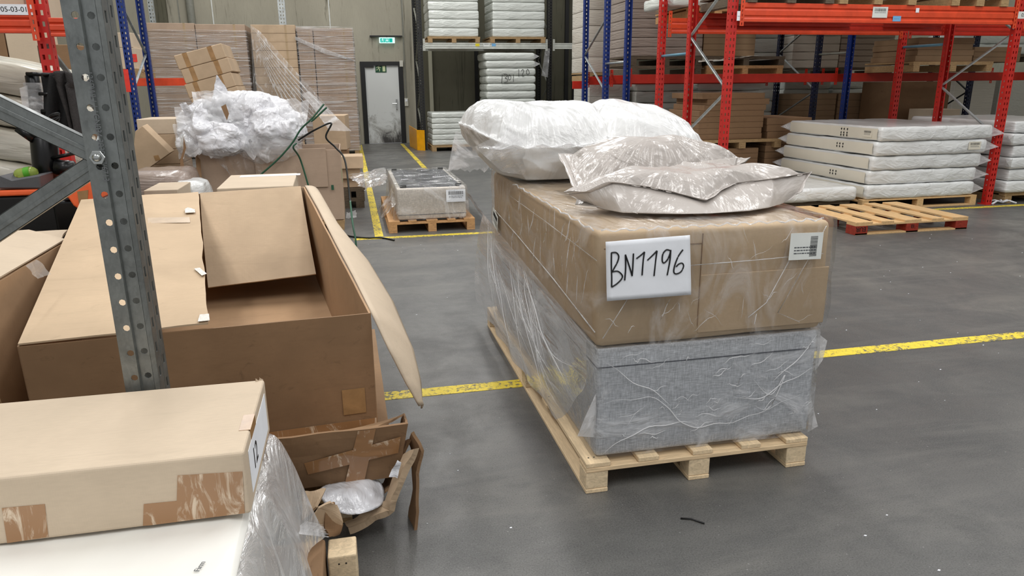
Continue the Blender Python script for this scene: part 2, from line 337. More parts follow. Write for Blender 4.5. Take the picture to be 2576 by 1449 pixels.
def catmull(pts, n):
    P = [Vector(p) for p in pts]; L = len(P); out = []
    for i in range(n):
        t_ = i*L/n; k = int(t_); f_ = t_-k; p0, p1, p2, p3 = P[(k-1) % L], P[k % L], P[(k+1) % L], P[(k+2) % L]
        a, b, c, d = p1, (p2-p0)*.5, p0-2.5*p1+2*p2-.5*p3, (p1-p2)*1.5+(p3-p0)*.5
        out.append(a+b*f_+c*f_*f_+d*f_**3)
    return out
def lerp_loop(pts, n):
    P = [Vector(p) for p in pts]; L = len(P); per = [(P[(i+1) % L]-P[i]).length for i in range(L)]; tot = sum(per); out = []
    for i in range(n):
        s_ = i*tot/n; k = 0
        while k < L-1 and s_ > per[k]: s_ -= per[k]; k += 1
        out.append(P[k].lerp(P[(k+1) % L], min(1, s_/per[k])))
    return out
def bag(loop, centre, top, zfloor, sharp=False, n=180, rings=34, p=3.0, wr=.012, seed=0.0, foot=None, flange=.10, kb=4.0, rad=26, aw=1.0):
    """closed bag: seam loop in 3D, domed top above `centre`, underside dropping to zfloor"""
    L = lerp_loop(loop, n) if sharp else catmull(loop, n)
    c = Vector(centre); rows = []
    for k in range(rings, -1, -1):
        s_ = k/rings; row = []
        for i, q in enumerate(L):
            f_ = 1-flange; e = min(1, s_/f_); dome = (1-e**p)
            base = c.z + (q.z-c.z)*(s_**1.6)
            x = c.x+(q.x-c.x)*s_; y = c.y+(q.y-c.y)*s_; z = base + (top-c.z)*dome
            an = i/n*2*math.pi
            w_ = aw*wr*max(0, min(1, (s_-.3)*2.5))*(.25+e**3*1.4)*(noise.noise(Vector((an*rad/3.2+seed, s_*2.0, seed)))+.6*noise.noise(Vector((an*rad, s_*3, seed+4))))
            w_ += nz((x, y, z), 5, wr*1.3, seed)+rdg((x, y, z), 7, wr*.7, seed)
            if s_ > .97: w_ *= .35
            row.append((x, y, z+w_))
        rows.append(row)
    rows2 = []; FT = None
    if foot: FT = (lerp_loop if sharp else catmull)([(q[0], q[1], zfloor) for q in foot], n) if len(foot) != len(loop) or not sharp else None
    if foot and FT is None:
        # spread the foot points exactly as the seam points are spread
        P = [Vector(p_) for p_ in loop]; per = [(P[(i+1) % len(P)]-P[i]).length for i in range(len(P))]; tot = sum(per); FT = []
        for i in range(n):
            s_ = i*tot/n; k = 0
            while k < len(P)-1 and s_ > per[k]: s_ -= per[k]; k += 1
            f_ = min(1, s_/per[k]); a_, b_ = foot[k], foot[(k+1) % len(P)]; FT.append(Vector((a_[0]+(b_[0]-a_[0])*f_, a_[1]+(b_[1]-a_[1])*f_, zfloor)))
    for k in range(1, rings+1):
        s_ = 1-k/rings; row = []
        for i, q in enumerate(L):
            if FT is not None:
                ft = FT[i]; K = .45
                if k <= rings*K:
                    g_ = k/(rings*K); bul = math.sin(math.pi*g_)*.10*max(0, q.z-zfloor); d_ = Vector((ft.x-c.x, ft.y-c.y, 0)).normalized()
                    p_ = q.lerp(ft, g_)+d_*bul; w_ = nz((p_.x, p_.y, p_.z), 9, wr*1.4, seed+3)*math.sin(math.pi*min(1, g_))+rdg((p_.x, p_.y, p_.z), 6, wr*.8, seed+8)*math.sin(math.pi*g_)
                    row.append((p_.x+d_.x*w_, p_.y+d_.y*w_, max(zfloor, p_.z)))
                else: g_ = (k-rings*K)/(rings*(1-K)); row.append((ft.x*(1-g_)+c.x*g_, ft.y*(1-g_)+c.y*g_, zfloor))
                continue
            e = s_; zb = zfloor + max(0, q.z-zfloor)*(e**kb) if e > .0 else zfloor
            x = c.x+(q.x-c.x)*s_; y = c.y+(q.y-c.y)*s_
            w_ = nz((x, y, q.z), 8, wr*1.2, seed+3)*(e**2); row.append((x+w_, y+w_*.6, max(zfloor, zb+w_*.5)))
        rows2.append(row)
    m = MB(); m.grid(rows[::-1] + rows2, closed=True); return m

def sheet(c00, c10, c11, c01, nu=30, nv=20, amp=.01, sc=5, seed=0.0, sag=0.0, fold=0.0, nf=8, ragged=0.0):
    A, B, C_, D = map(Vector, (c00, c10, c11, c01)); nrm = (B-A).cross(D-A).normalized(); rows = []
    for i in range(nu+1):
        u = i/nu; row = []
        for j in range(nv+1):
            v = j/nv
            if ragged: v = v*(1+ragged*noise.noise(Vector((u*9+seed, 0, seed))))
            p = A*(1-u)*(1-v)+B*u*(1-v)+C_*u*v+D*(1-u)*v
            d = nz(p, sc, amp, seed)+rdg(p, sc*1.8, amp*.8, seed+5)+fold*math.sin(u*nf*2*math.pi+2*noise.noise(Vector((u*4, v*2, seed))))*v
            p = p+nrm*d; p.z -= sag*4*u*(1-u)*v if sag else 0; row.append(tuple(p))
        rows.append(row)
    m = MB(); m.grid(rows); return m

def curve_text(txt, size, M, mat, parent, name='printed_text', ext=.0004):
    cu = bpy.data.curves.new(name, 'FONT'); cu.body = txt; cu.size = size; cu.extrude = ext; cu.align_x = 'CENTER'; cu.align_y = 'CENTER'
    tmp = bpy.data.objects.new('tmp', cu); COL.objects.link(tmp); dg = bpy.context.evaluated_depsgraph_get()
    me = bpy.data.meshes.new_from_object(tmp.evaluated_get(dg)); bpy.data.objects.remove(tmp); me.transform(M); me.materials.clear(); me.materials.append(MATS[mat])
    o = bpy.data.objects.new(name, me); COL.objects.link(o); o.parent = parent; return o
def frameM(o, ux, uz):
    """matrix: local x -> ux, local y -> uz, local z -> outward, origin o"""
    ux, uz = Vector(ux).normalized(), Vector(uz).normalized(); n_ = ux.cross(uz).normalized()
    return Matrix(((ux.x, uz.x, n_.x, o[0]), (ux.y, uz.y, n_.y, o[1]), (ux.z, uz.z, n_.z, o[2]), (0, 0, 0, 1)))
def label_plate(parent, o, ux, uz, w, h, mat='label_paper', bars=True, lines=3, name='label', vert=False, off=.0015):
    """small paper label centred at o, with barcode and lines of print"""
    M = frameM(o, ux, uz); m = MB(); m.box(-w/2, w/2, -h/2, h/2, 0, off, M); lb = m.build(name, mat, parent)
    r = random.Random(int(o[0]*1000)); m = MB()
    if bars:
        x = -w*.38
        while x < w*.38:
            b = r.uniform(.006, .018)*w; 
            if vert: m.box(w*.12, w*.34, x*h/w, (x+b)*h/w, off, off+.0006, M)
            else: m.box(x, x+b, h*.08, h*.36, off, off+.0006, M)
            x += b+r.uniform(.008, .022)*w
        m.build('barcode', 'ink', lb)
    if lines:
        m = MB()
        for k in range(lines):
            y = -h*.06-k*h*.11; x = -w*.36
            while x < w*.3: b = r.uniform(.03, .1)*w; m.box(x, x+b, y, y+h*.045, off, off+.0006, M); x += b+.02*w
        m.build('printed_text', 'grey_ink', lb)
    return lb
def strokes(polys, M, r, mat, parent, name='handwriting'):
    m = MB()
    for pl in polys:
        P = [Vector(p) for p in pl]
        if len(P) > 2:
            Q = []
            for i in range(len(P)-1):
                p0, p1, p2, p3 = P[max(i-1, 0)], P[i], P[i+1], P[min(i+2, len(P)-1)]
                for k in range(6):
                    f_ = k/6; a, b, c, d = p1, (p2-p0)*.5, p0-2.5*p1+2*p2-.5*p3, (p1-p2)*1.5+(p3-p0)*.5; Q.append(a+b*f_+c*f_*f_+d*f_**3)
            Q.append(P[-1]); P = Q
        m.tube([M @ Vector((p.x, p.y, 0)) for p in P], r, 6)
    return m.build(name, mat, parent)

ORD = ['top one', 'second from top', 'third from top', 'fourth from top', 'fifth from top', 'sixth from top', 'seventh from top', 'eighth from top', 'ninth from top', 'tenth from top', 'eleventh from top', 'twelfth from top', 'thirteenth from top', 'fourteenth from top', 'fifteenth from top', 'sixteenth from top']
def pallet(label, x0, x1, y0, y1, z0=0.0, h=.144, along='y', nb=5, mb='wood_y', mc='wood_x', mk='wood_block', group=None, bw=.1, rz=0.0, name='wooden_pallet', bottom=True, ends=None):
    """deck boards run along x or y; blocks 3 by 3, cross boards, bottom runners"""
    t_ = thing(name, label, 'pallet', ((x0+x1)/2, (y0+y1)/2, z0), rz, group); w, d = x1-x0, y1-y0; tb = h*.15
    if along == 'y': A, B, P_ = w, d, (lambda a0, a1, b0, b1, c0, c1: (a0, a1, b0, b1, c0, c1))
    else: A, B, P_ = d, w, (lambda a0, a1, b0, b1, c0, c1: (b0, b1, a0, a1, c0, c1))
    def bx(name, mat, a0, a1, b0, b1, c0, c1): m = MB(); m.box(*P_(a0, a1, b0, b1, c0, c1)); return m.build(name, mat, t_, bevel=.002)
    for k in range(nb):
        ww = bw*(1.35 if (k % 2 == 0 and nb == 5) else 1.0); c = -A/2+ww/2+(A-ww)*k/(nb-1)
        bx('deck_board', mb, c-ww/2, c+ww/2, -B/2, B/2, h-tb, h)
    for k in (-1, 0, 1): bc = k*(B/2-bw/2); bx('cross_board', mc, -A/2, A/2, bc-bw/2, bc+bw/2, h-2*tb-.0005, h-tb-.0005)
    for i in (-1, 0, 1):
        ac = i*(A/2-bw/2)
        for k in (-1, 0, 1):
            bc = k*(B/2-bw/2); bx('block', ends if (ends and k == -1) else mk, ac-bw/2, ac+bw/2, bc-bw/2, bc+bw/2, tb if bottom else 0, h-2*tb-.001)
        if bottom: bx('bottom_board', mb, ac-bw/2, ac+bw/2, -B/2, B/2, 0, tb-.0005)
    return t_
def far_pallet(label, x0, x1, y0, y1, z0, h=.144, mat='wood_old', group=None):
    t_ = thing('wooden_pallet', label, 'pallet', ((x0+x1)/2, (y0+y1)/2, z0), 0, group); w, d = x1-x0, y1-y0; tb = h*.16
    m = MB(); m.box(-w/2, w/2, -d/2, d/2, h-tb, h); m.build('deck', mat, t_)
    m = MB(); m.box(-w/2, w/2, -d/2, -d/2+.1, h-2*tb-.001, h-tb-.001); m.build('cross_board', mat, t_)
    for i in (-1, 0, 1):
        c = i*(w/2-.07); m = MB(); m.box(c-.06, c+.06, -d/2, d/2, tb, h-2*tb-.002); m.build('block', mat, t_)
        m = MB(); m.box(c-.06, c+.06, -d/2, d/2, 0, tb-.001); m.build('bottom_board', mat, t_)
    return t_
def carton(name, label, x0, x1, y0, y1, z0, z1, mat, group=None, tape=True, rz=0.0, side='y', th=.004, tapem='tape_far'):
    t_ = thing(name, label, 'box', ((x0+x1)/2, (y0+y1)/2, z0), rz, group); w, d, h = x1-x0, y1-y0, z1-z0
    m = MB(); m.box(-w/2, w/2, -d/2, d/2, 0, h); m.build('body', mat, t_, bevel=min(.008, h*.06), seg=2)
    m = MB(); m.box(-w/2+.003, w/2-.003, -d/2-.001, -d/2+.003, h*.80, h*.815)
    if tape:
        tw = min(.05, w*.06); c = w*.28; m = MB(); m.box(c-tw/2, c+tw/2, -d/2-.0012, -d/2, .004, h+.0008); m.box(c-tw/2, c+tw/2, -d/2-.0012, d/2, h, h+.0012); m.build('packing_tape', tapem, t_)
    return t_

# ================================================================== the hall
def struct(name, m, mat, **k): o = m.build(name, mat, **k); o['kind'] = 'structure'; return o
m = MB(); m.box(-9, 17, -4, 23.1, -.12, 0); struct('floor', m, 'floor_concrete')
WY = 23.0
def wall_px(xa, xb): return aY(xa, 100, WY).x, aY(xb, 100, WY).x
dx0, dx1 = aY(905, 160, WY).x, aY(1013, 160, WY).x
dz = aY(958, 155, WY).z
m = MB(); m.box(-9, dx0, WY, WY+.25, 0, 8); m.box(dx1, 2.05, WY, WY+.25, 0, 8); m.box(dx0, dx1, WY, WY+.25, dz, 8)
struct('wall_back', m, 'wall_concrete')
m = MB(); m.box(2.06, 17, WY, WY+.25, 0, 8); struct('wall_back_right', m, 'wall_panel_dark')
m = MB(); m.box(17, 17.2, -4, 23.2, 0, 8); struct('wall_right', m, 'wall_light')
m = MB(); m.box(-9.2, -9, -4, 23.2, 0, 8); struct('wall_left', m, 'wall_light')
# panel joints and pilasters of the back wall
joints = [(430, 4), (570, 3), (880, 3)]
for px, w_ in [(447, 5), (532, 5), (826, 5), (1010, 4)]:
    x = aY(px, 20, WY).x; m = MB(); m.box(x, x+.03, WY-.012, WY, dz+.2, 7.9); struct('trim_%d' % (px//100), m, 'white_steel' if px != 447 else 'conduit')
x = aY(471, 20, WY).x; x2 = aY(491, 20, WY).x; m = MB(); m.tube([((x+x2)/2, WY-.15, 0), ((x+x2)/2, WY-.15, 7.9)], (x2-x)/2, 14); tag(m.build('drain_pipe', 'conduit', smooth=True), 'grey vertical drain pipe on the back wall above the wrapped carton stacks', 'pipe')
for a, b in ((402, 430), (1075, 1084)):
    x, x2 = wall_px(a, b); m = MB(); m.box(x, x2, WY-.10, WY-.001, .0 if a > 900 else 3.0, 7.9); struct('trim_%d' % (a//10), m, 'wall_panel_dark' if a < 900 else 'wall_light')
for a in (1192, 1420, 1440):
    x, x2 = wall_px(a, a+9); m = MB(); m.box(x, x2, WY-.08, WY-.001, 0, 7.9); struct('trim_%d' % (a//10), m, 'black_steel')
# floor markings
def line(n, x0, x1, y0, y1): m = MB(); m.box(x0, x1, y0, y1, .0002, .0022); struct('trim_line_%d' % n, m, 'line_paint')
line(1, .19, .29, 8.42, 22.6); line(2, -.05, 16.9, 8.28, 8.38); line(3, -.9, 16.9, 3.775, 3.885); line(4, 1.45, 1.55, 14.5, 22.6)
# litter on the floor
rl = random.Random(3); m = MB()
for k in range(150):
    x, y = rl.uniform(-.2, 7), rl.uniform(1.6, 9); s_ = rl.uniform(.002, .008); a = rl.uniform(0, 3)
    m.slab([(x+s_*math.cos(a+q), y+s_*.6*math.sin(a+q), .0005) for q in (0, 1.8, 3.3, 4.9)], .002, (0, 0, .002))
tag(m.build('floor_litter', 'paper'), 'tiny white specks of litter scattered over the grey floor', 'litter', kind='stuff')
a = aG(1712, 1306); b = aG(1772, 1319); m = MB(); m.tube([a+Vector((0, 0, .004)), (a+b)/2+Vector((0, .012, .006)), b+Vector((0, 0, .004))], .0035, 6)
tag(m.build('wire_scrap', 'black_steel', smooth=True), 'thin dark wire scrap on the floor in front of the big pallet', 'scrap')

# door in the back wall
dt = thing('door', 'scuffed white steel emergency exit door in the back wall', 'door', (0, 0, 0))
dt['kind'] = 'structure'; dt.name = 'door_1'
m = MB(); fwd = .14
m.box(dx0, dx0+fwd, WY-.05, WY+.1, 0, dz); m.box(dx1-fwd, dx1, WY-.05, WY+.1, 0, dz); m.box(dx0+fwd, dx1-fwd, WY-.05, WY+.1, dz-.12, dz)
m.build('door_frame', 'black_steel', dt)
leaf = MB(); leaf.box(dx0+fwd+.005, dx1-fwd-.005, WY, WY+.06, .01, dz-.125); lf = leaf.build('door_leaf', 'door_paint', dt)
hp = aY(998, 262, WY); m = MB(); m.tube([(hp.x, WY-.07, hp.z+.02), (hp.x-.13, WY-.07, hp.z+.02)], .012, 8); m.box(hp.x-.02, hp.x+.02, WY-.07, WY-.002, hp.z-.15, hp.z+.15); m.build('door_handle', 'bolt_zinc', lf)
cp = aY(928, 166, WY); m = MB(); m.box(cp.x-.14, cp.x+.14, WY-.06, WY-.002, cp.z-.04, cp.z+.04); m.build('door_closer', 'black_steel', lf)
def running_man(parent, cx, cz, s_, y, mat):
    m = MB(); th = -.004
    def q(pts): m.slab([(cx+p[0]*s_, y, cz+p[1]*s_) for p in pts], 0, (0, th, 0))
    q([(.08+.09*math.cos(a), .38+.09*math.sin(a)) for a in [i*math.pi/5 for i in range(10)]])
    q([(-.02, .25), (.1, .27), (.06, -.02), (-.08, -.04)]); q([(.0, .25), (-.22, .2), (-.28, .02), (-.22, .0), (-.17, .14), (-.02, .17)])
    q([(.08, .24), (.2, .1), (.33, .14), (.33, .08), (.18, .02), (.05, .15)]); q([(.04, .02), (.2, -.14), (.15, -.4), (.08, -.4), (.11, -.17), (-.06, -.04)])
    q([(-.08, -.02), (-.12, -.22), (-.34, -.24), (-.34, -.17), (-.16, -.15), (-.0, .02)])
    return m.build('pictogram', mat, parent)
sp = aY(958, 172, WY); sg = thing('exit_sign', 'dark green running man exit sign on top of the white door', 'sign', (0, 0, 0))
sw_, sh = .33, .235; m = MB(); m.box(sp.x-sw_/2, sp.x+sw_/2, WY-.012, WY-.001, sp.z-sh/2, sp.z+sh/2); m.build('sign_plate', 'sign_green', sg)
running_man(sg, sp.x-.07, sp.z, .22, WY-.0125, 'sign_cream'); m = MB(); m.box(sp.x+.05, sp.x+.13, WY-.0165, WY-.0125, sp.z-.09, sp.z+.09); m.build('door_symbol', 'sign_cream', sg)
sp = aY(973, 102, WY); sg = thing('lit_exit_sign', 'glowing green emergency exit sign on the wall above the door', 'sign', (0, 0, 0))
sw_, sh = .46, .16; m = MB(); m.box(sp.x-sw_/2, sp.x+sw_/2, WY-.14, WY-.08, sp.z-sh/2, sp.z+sh/2); m.build('sign_box', 'sign_lit_white', sg, bevel=.008)
m = MB()
for a, b in ((-.20, -.06), (-.05, .05), (.06, .16)): m.box(sp.x+a, sp.x+b, WY-.143, WY-.1401, sp.z-.06, sp.z+.055)
m.build('sign_panel', 'sign_lit_green', sg); running_man(sg, sp.x-.13, sp.z, .13, WY-.1435, 'sign_lit_white')
m = MB(); m.slab([(sp.x-.012, WY-.144, sp.z+.045), (sp.x+.012, WY-.144, sp.z+.045), (sp.x+.012, WY-.144, sp.z), (sp.x+.035, WY-.144, sp.z), (sp.x, WY-.144, sp.z-.045), (sp.x-.035, WY-.144, sp.z), (sp.x-.012, WY-.144, sp.z)], 0, (0, -.002, 0)); m.build('arrow', 'sign_lit_white', sg)
m = MB(); m.box(sp.x-.01, sp.x+.01, WY-.12, WY-.10, sp.z+sh/2, sp.z+sh/2+.06); m.build('sign_bracket', 'black_steel', sg)
z_ = aY(970, 93, WY).z; m = MB(); m.box(aY(930, 93, WY).x, aY(1011, 93, WY).x, WY-.13, WY-.001, z_, z_+.035); tag(m.build('cable_tray', 'black_steel'), 'short dark cable tray on the wall above the lit exit sign', 'cable tray')
m = MB(); x = aY(1015, 100, WY).x; m.tube([(x, WY-.03, 1.15), (x-.02, WY-.03, 7.5)], .02, 8); tag(m.build('conduit_pipe', 'conduit'), 'thin grey conduit running down the wall between door and black rack', 'pipe')
sp = aY(1022, 257, WY); sw = thing('wall_switch', 'small white double switch on the wall beside the door', 'switch', (0, 0, 0)); m = MB(); m.box(sp.x-.06, sp.x+.06, WY-.05, WY-.001, sp.z-.12, sp.z+.12); m.build('switch_box', 'switch_plastic', sw, bevel=.006)
m = MB(); m.box(sp.x-.03, sp.x+.03, WY-.06, WY-.051, sp.z+.02, sp.z+.09); m.build('rocker', 'paper', sw)
sp = aY(1009, 160, WY); m = MB(); m.box(sp.x-.05, sp.x+.05, WY-.09, WY-.052, sp.z-.09, sp.z+.09); tag(m.build('alarm_box', 'switch_plastic'), 'small white alarm box at the top corner of the door frame', 'alarm')

# ================================================================== racks
def post_mb(w, d, z0, z1, pitch, hw, hh, slots, rnd=True, cr=True):
    """C-shaped perforated post: face normal -y, width along x, depth along +y"""
    m = MB()
    m.holed(-w/2, w/2, z0, z1, slots, pitch, hw, hh, 'rect', lambda x, z: (x, 0, z))
    for sx in (-1, 1):
        m.holed(0, d, z0, z1, [d*.28, d*.68] if cr else [d*.5], pitch, hh*.35 if rnd else hw, hh*.35 if rnd else hh*.6, 'round' if rnd else 'rect', lambda y, z, s_=sx: (s_*w/2, y, z))
        m.add([(sx*w/2, d, z0), (sx*w*.28, d, z0), (sx*w*.28, d, z1), (sx*w/2, d, z1)], [(0, 1, 2, 3)])
    return m
def rack_frame(label, x, y0, y1, z1, mat, braces, brace_mat='galv_far', w=.1, d=.08, mat2=None, group=None, hh=.017, name='rack_upright_pair', shield=False):
    t_ = thing(name, label, 'rack upright', (x, y0, 0), 0, group)
    a = post_mb(w, d, .012, z1, .075, .0085, hh, [-w*.22, w*.22], rnd=False, cr=False).build('post', mat, t_, solid=.003)
    b = post_mb(w, d, .012, z1, .075, .0085, hh, [-w*.22, w*.22], rnd=False, cr=False).build('post', mat2 or mat, t_, solid=.003); b.location = (0, y1-y0, 0); b.rotation_euler = (0, 0, math.pi)
    for yy in (d/2, y1-y0-d/2):
        m = MB(); m.box(-w*.8, w*.8, yy-d*.9, yy+d*.9, 0, .01); m.build('foot_plate', mat, t_)
    for za, zb in braces:
        m = MB(); A = Vector((-w*.1, d*.6, za)); B = Vector((-w*.1, y1-y0-d*.6, zb)); m.bar(A, B, .022, .038, (1, 0, 0)); m.build('brace', brace_mat, t_, bevel=.003)
    return t_
def rack_beam(label, x0, x1, y, z0, z1, mat, ribs=True, group=None, tabs=True, t=.05, tabz=(.10, .05), tabmat=None, tw=.055):
    t_ = thing('rack_beam', label, 'rack beam', ((x0+x1)/2, y, z0), 0, group); w, h = x1-x0, z1-z0; m = MB()
    if ribs:
        prof = [(0, 0), (0, .16), (.22, .2), (.22, .3), (0, .34), (0, .62), (.25, .66), (.25, .72), (0, .76), (0, 1), (1, 1), (1, 0)]
        vs = [(sx*w/2, (p[0]-1)*t, p[1]*h) for sx in (-1, 1) for p in prof]; n = len(prof); m.add(vs, [tuple(range(n-1, -1, -1)), tuple(range(n, 2*n))] + [(i, (i+1) % n, n+(i+1) % n, n+i) for i in range(n)])
    else: m.box(-w/2, w/2, -t, 0, 0, h)
    m.build('beam', mat, t_, bevel=.003)
    if tabs:
        for sx in (-1, 1):
            m = MB(); xx = sx*w/2
            m.holed(min(xx, xx+sx*tw), max(xx, xx+sx*tw), -tabz[1], h+tabz[0], [xx+sx*tw*.5], .05, .006, .014, 'rect', lambda x, z: (x, -t-.004, z)); m.build('beam_connector', tabmat or mat, t_, solid=.003)
    return t_

XL, XR = 4.68, 8.86
zf = lambda px, py, Y: aY(px, py, Y).z
# nearest red frames
rack_frame('tall red upright frame with grey braces standing just behind the white duvet bags', XL, 8.55, 9.72, 4.2, 'red_steel',
           [(zf(1845, -60, 8.6), zf(1742, 90, 9.68)), (zf(1828, 224, 8.6), zf(1742, 94, 9.68)), (zf(1828, 232, 8.6), zf(1742, 335, 9.68)), (.25, zf(1742, 350, 9.68))], 'galv_far')
rack_frame('tall red upright frame between the two mattress stacks', XR, 8.50, 9.72, 4.2, 'red_steel',
           [(zf(2530, 78, 8.55), zf(2400, -40, 9.7)), (zf(2530, 82, 8.55), zf(2350, 215, 9.7)), (zf(2480, 345, 8.55), zf(2350, 219, 9.7))], 'galv_far')
rack_frame('red and blue upright frame behind the red frame by the duvet bags', XL, 10.64, 12.12, 4.2, 'red_steel', [(.3, .3)], 'galv_far', mat2='blue_steel')
rack_frame('red and dark blue upright frame behind the wrapped mattress stack', XR, 10.60, 11.95, 4.2, 'red_steel', [(.3, .3)], 'galv_far', mat2='blue_steel')
rack_frame('blue upright frame above the duvets, beside the dark wall', XL, 13.10, 14.42, 4.2, 'blue_steel',
           [(zf(1521, 45, 13.14), zf(1475, 138, 14.35)), (zf(1512, 228, 13.14), zf(1475, 142, 14.35)), (zf(1510, 250, 13.14), zf(1470, 290, 14.35))], 'galv_far')
rack_frame('dark blue upright frame with crossed braces in the middle of the far rack', XR, 12.80, 14.2, 4.2, 'dark_blue_steel',
           [(zf(2052, 40, 12.85), zf(1970, 133, 14.1)), (zf(2040, 225, 12.85), zf(1970, 137, 14.1)), (zf(2038, 232, 12.85), zf(1970, 300, 14.1))], 'galv_far')
for (lb, X, Ys, mt) in (('dark blue upright frame far behind the cross-braced red frame', 12.9, (13.3, 14.5), 'dark_blue_steel'),
                    ('dark upright frame low behind the braces above the greenish mattresses', 12.9, (10.6, 11.8), 'dark_blue_steel')):
    rack_frame(lb, X, Ys[0], Ys[1], 4.2, mt, [(.3, .9), (1.5, .9), (1.5, 2.2)], 'black_steel')
# blue spacers between back-to-back frames
for lb, X, ya, yb, px, mt in (('blue spacer bar between the red frames above the duvets', XL, 9.72, 10.64, (1700, 138), 'spacer_blue'), ('blue spacer bar in front of the raised carton pile', XR, 9.72, 10.60, (2300, 117), 'spacer_blue'),
                  ('grey spacer bar between the blue frames behind the duvet bags', XL, 12.12, 13.10, (1550, 158), 'galv_far'), ('grey spacer bar between the dark blue frames', XR, 11.95, 12.80, (2095, 135), 'conduit')):
    z_ = aX(px[0], px[1], X).z; m = MB(); m.tube([(X, ya, z_), (X, yb, z_)], .02, 8); tag(m.build('row_spacer', mt, smooth=True), lb, 'spacer bar')
gx = .055
B = lambda lb, x0, x1, y, z0, z1, mt, ribs=True: rack_beam(lb, x0+.11, x1-.11, y, z0, z1, mt, ribs)
b1 = B('bright orange ribbed rack beam carrying the barcode and blue labels', XL, XR, 8.55, 2.43, 2.65, 'orange_steel')
b2 = B('orange ribbed rack beam with the 05-02-01 sign', XR, 12.9, 8.55, 2.43, 2.65, 'orange_steel')
B('orange rack beam just behind the one with the barcode label', XL, XR, 9.77, 2.43, 2.64, 'dim_red_steel')
B('orange rack beam in the third row back, under the tilted mattress pallet', XL, XR, 10.64, 2.43, 2.65, 'orange_steel')
B('orange upper rack beam behind the one with the 05-02-01 sign', XR, 12.9, 9.77, 2.43, 2.64, 'dim_red_steel')
B('orange upper rack beam two rows behind the 05-02-01 sign', XR, 12.9, 10.64, 2.43, 2.65, 'dim_red_steel')
B('long flat red beam at eye height, front one of the blue rack', XL, XR, 12.17, 1.715, 1.865, 'dim_red_steel', False)
B('long flat red beam at eye height, second one back of the blue rack', XL, XR, 13.10, 1.715, 1.865, 'dim_red_steel', False)
B('long flat red beam at eye height above the greenish mattress stack', XR, 12.9, 12.0, 1.715, 1.865, 'dim_red_steel', False)
B('flat red beam at eye height behind the one above the greenish mattresses', XR, 12.9, 12.80, 1.715, 1.865, 'dim_red_steel', False)
B('flat red rear beam seen through the blue frame', XL, XR, 14.47, 1.70, 1.85, 'dim_red_steel', False)
# labels on the nearest beam
yl = 8.55-.051
def beam_label(px, py, w, h, mat, **k):
    p = aY(px, py, yl-.001); return label_plate(b1, p - b1.location, (1, 0, 0), (0, 0, 1), w, h, mat, **k)
beam_label(2214, 31, .22, .13, 'label_paper', lines=1); beam_label(2256, 47, .12, .065, 'blue_label', bars=False, lines=1)
beam_label(2308, 26, .05, .055, 'paper', bars=False, lines=0); beam_label(1859, 40, .055, .11, 'paper', bars=False, lines=1)
p = aY(2572, 38, yl); lb = label_plate(b2, p-b2.location+Vector((.10, 0, 0)), (1, 0, 0), (0, 0, 1), .34, .09, 'label_paper', bars=False, lines=0)
curve_text('05-02-01', .065, frameM(p-b2.location+Vector((.10, -.002, 0)), (1, 0, 0), (0, 0, 1)), 'ink', lb)

# black rack at the back wall with pale beams
BY = 20.2
xb = [1.95, aY(1383, 115, BY).x, aY(1475, 115, BY).x+2.6]
for k, (X, lb) in enumerate(((xb[0], 'black upright frame at the back wall beside the yellow guard'), (xb[1], 'black upright frame beside the tall white mattress stack'))):
    rack_frame(lb, X, BY, BY+1.3, 4.8, 'black_steel', [(.5, 1.1), (1.7, 1.1), (1.7, 2.4), (3.1, 2.4), (3.1, 3.8)], 'conduit', w=.13, d=.1)
zb = aY(1200, 123, BY).z, aY(1200, 107, BY).z
bb = rack_beam('pale grey rack beam carrying two white mattress pallets at the back wall', xb[0]+.13, xb[1]-.13, BY, zb[0], zb[1]-.01, 'grey_beam', True)
rack_beam('empty pale grey rack beam between black frame and blue frame', xb[1]+.13, xb[2], BY, zb[0], zb[1]-.01, 'grey_beam', True)
rack_beam('pale grey rear rack beam close to the back wall', xb[0]+.13, xb[1]-.13, BY+1.3, zb[0], zb[1]-.01, 'grey_beam', False, tabs=False)
p = aY(1224, 113, BY-.052)-bb.location; label_plate(bb, p, (1, 0, 0), (0, 0, 1), .17, .09, 'label_paper', lines=0); label_plate(bb, p+Vector((.2, 0, 0)), (1, 0, 0), (0, 0, 1), .11, .07, 'blue_label', False, 1); label_plate(bb, p+Vector((-.25, 0, 0)), (1, 0, 0), (0, 0, 1), .11, .07, 'yellow_label', False, 1)
# yellow guard
g = thing('upright_guard', 'yellow steel corner guard at the foot of the black upright', 'guard', (0, 0, 0))
gp = [aG(1031, 368), aG(1050, 378), aG(1068, 379)]; m = MB()
for a, b in ((gp[0], gp[1]), (gp[1], gp[2])): m.slab([a, b, b+Vector((0, 0, .55)), a+Vector((0, 0, .55 if a is gp[1] else .60))], .03, (.02, -.02, 0))
m.build('guard_plate', 'yellow_guard', g)

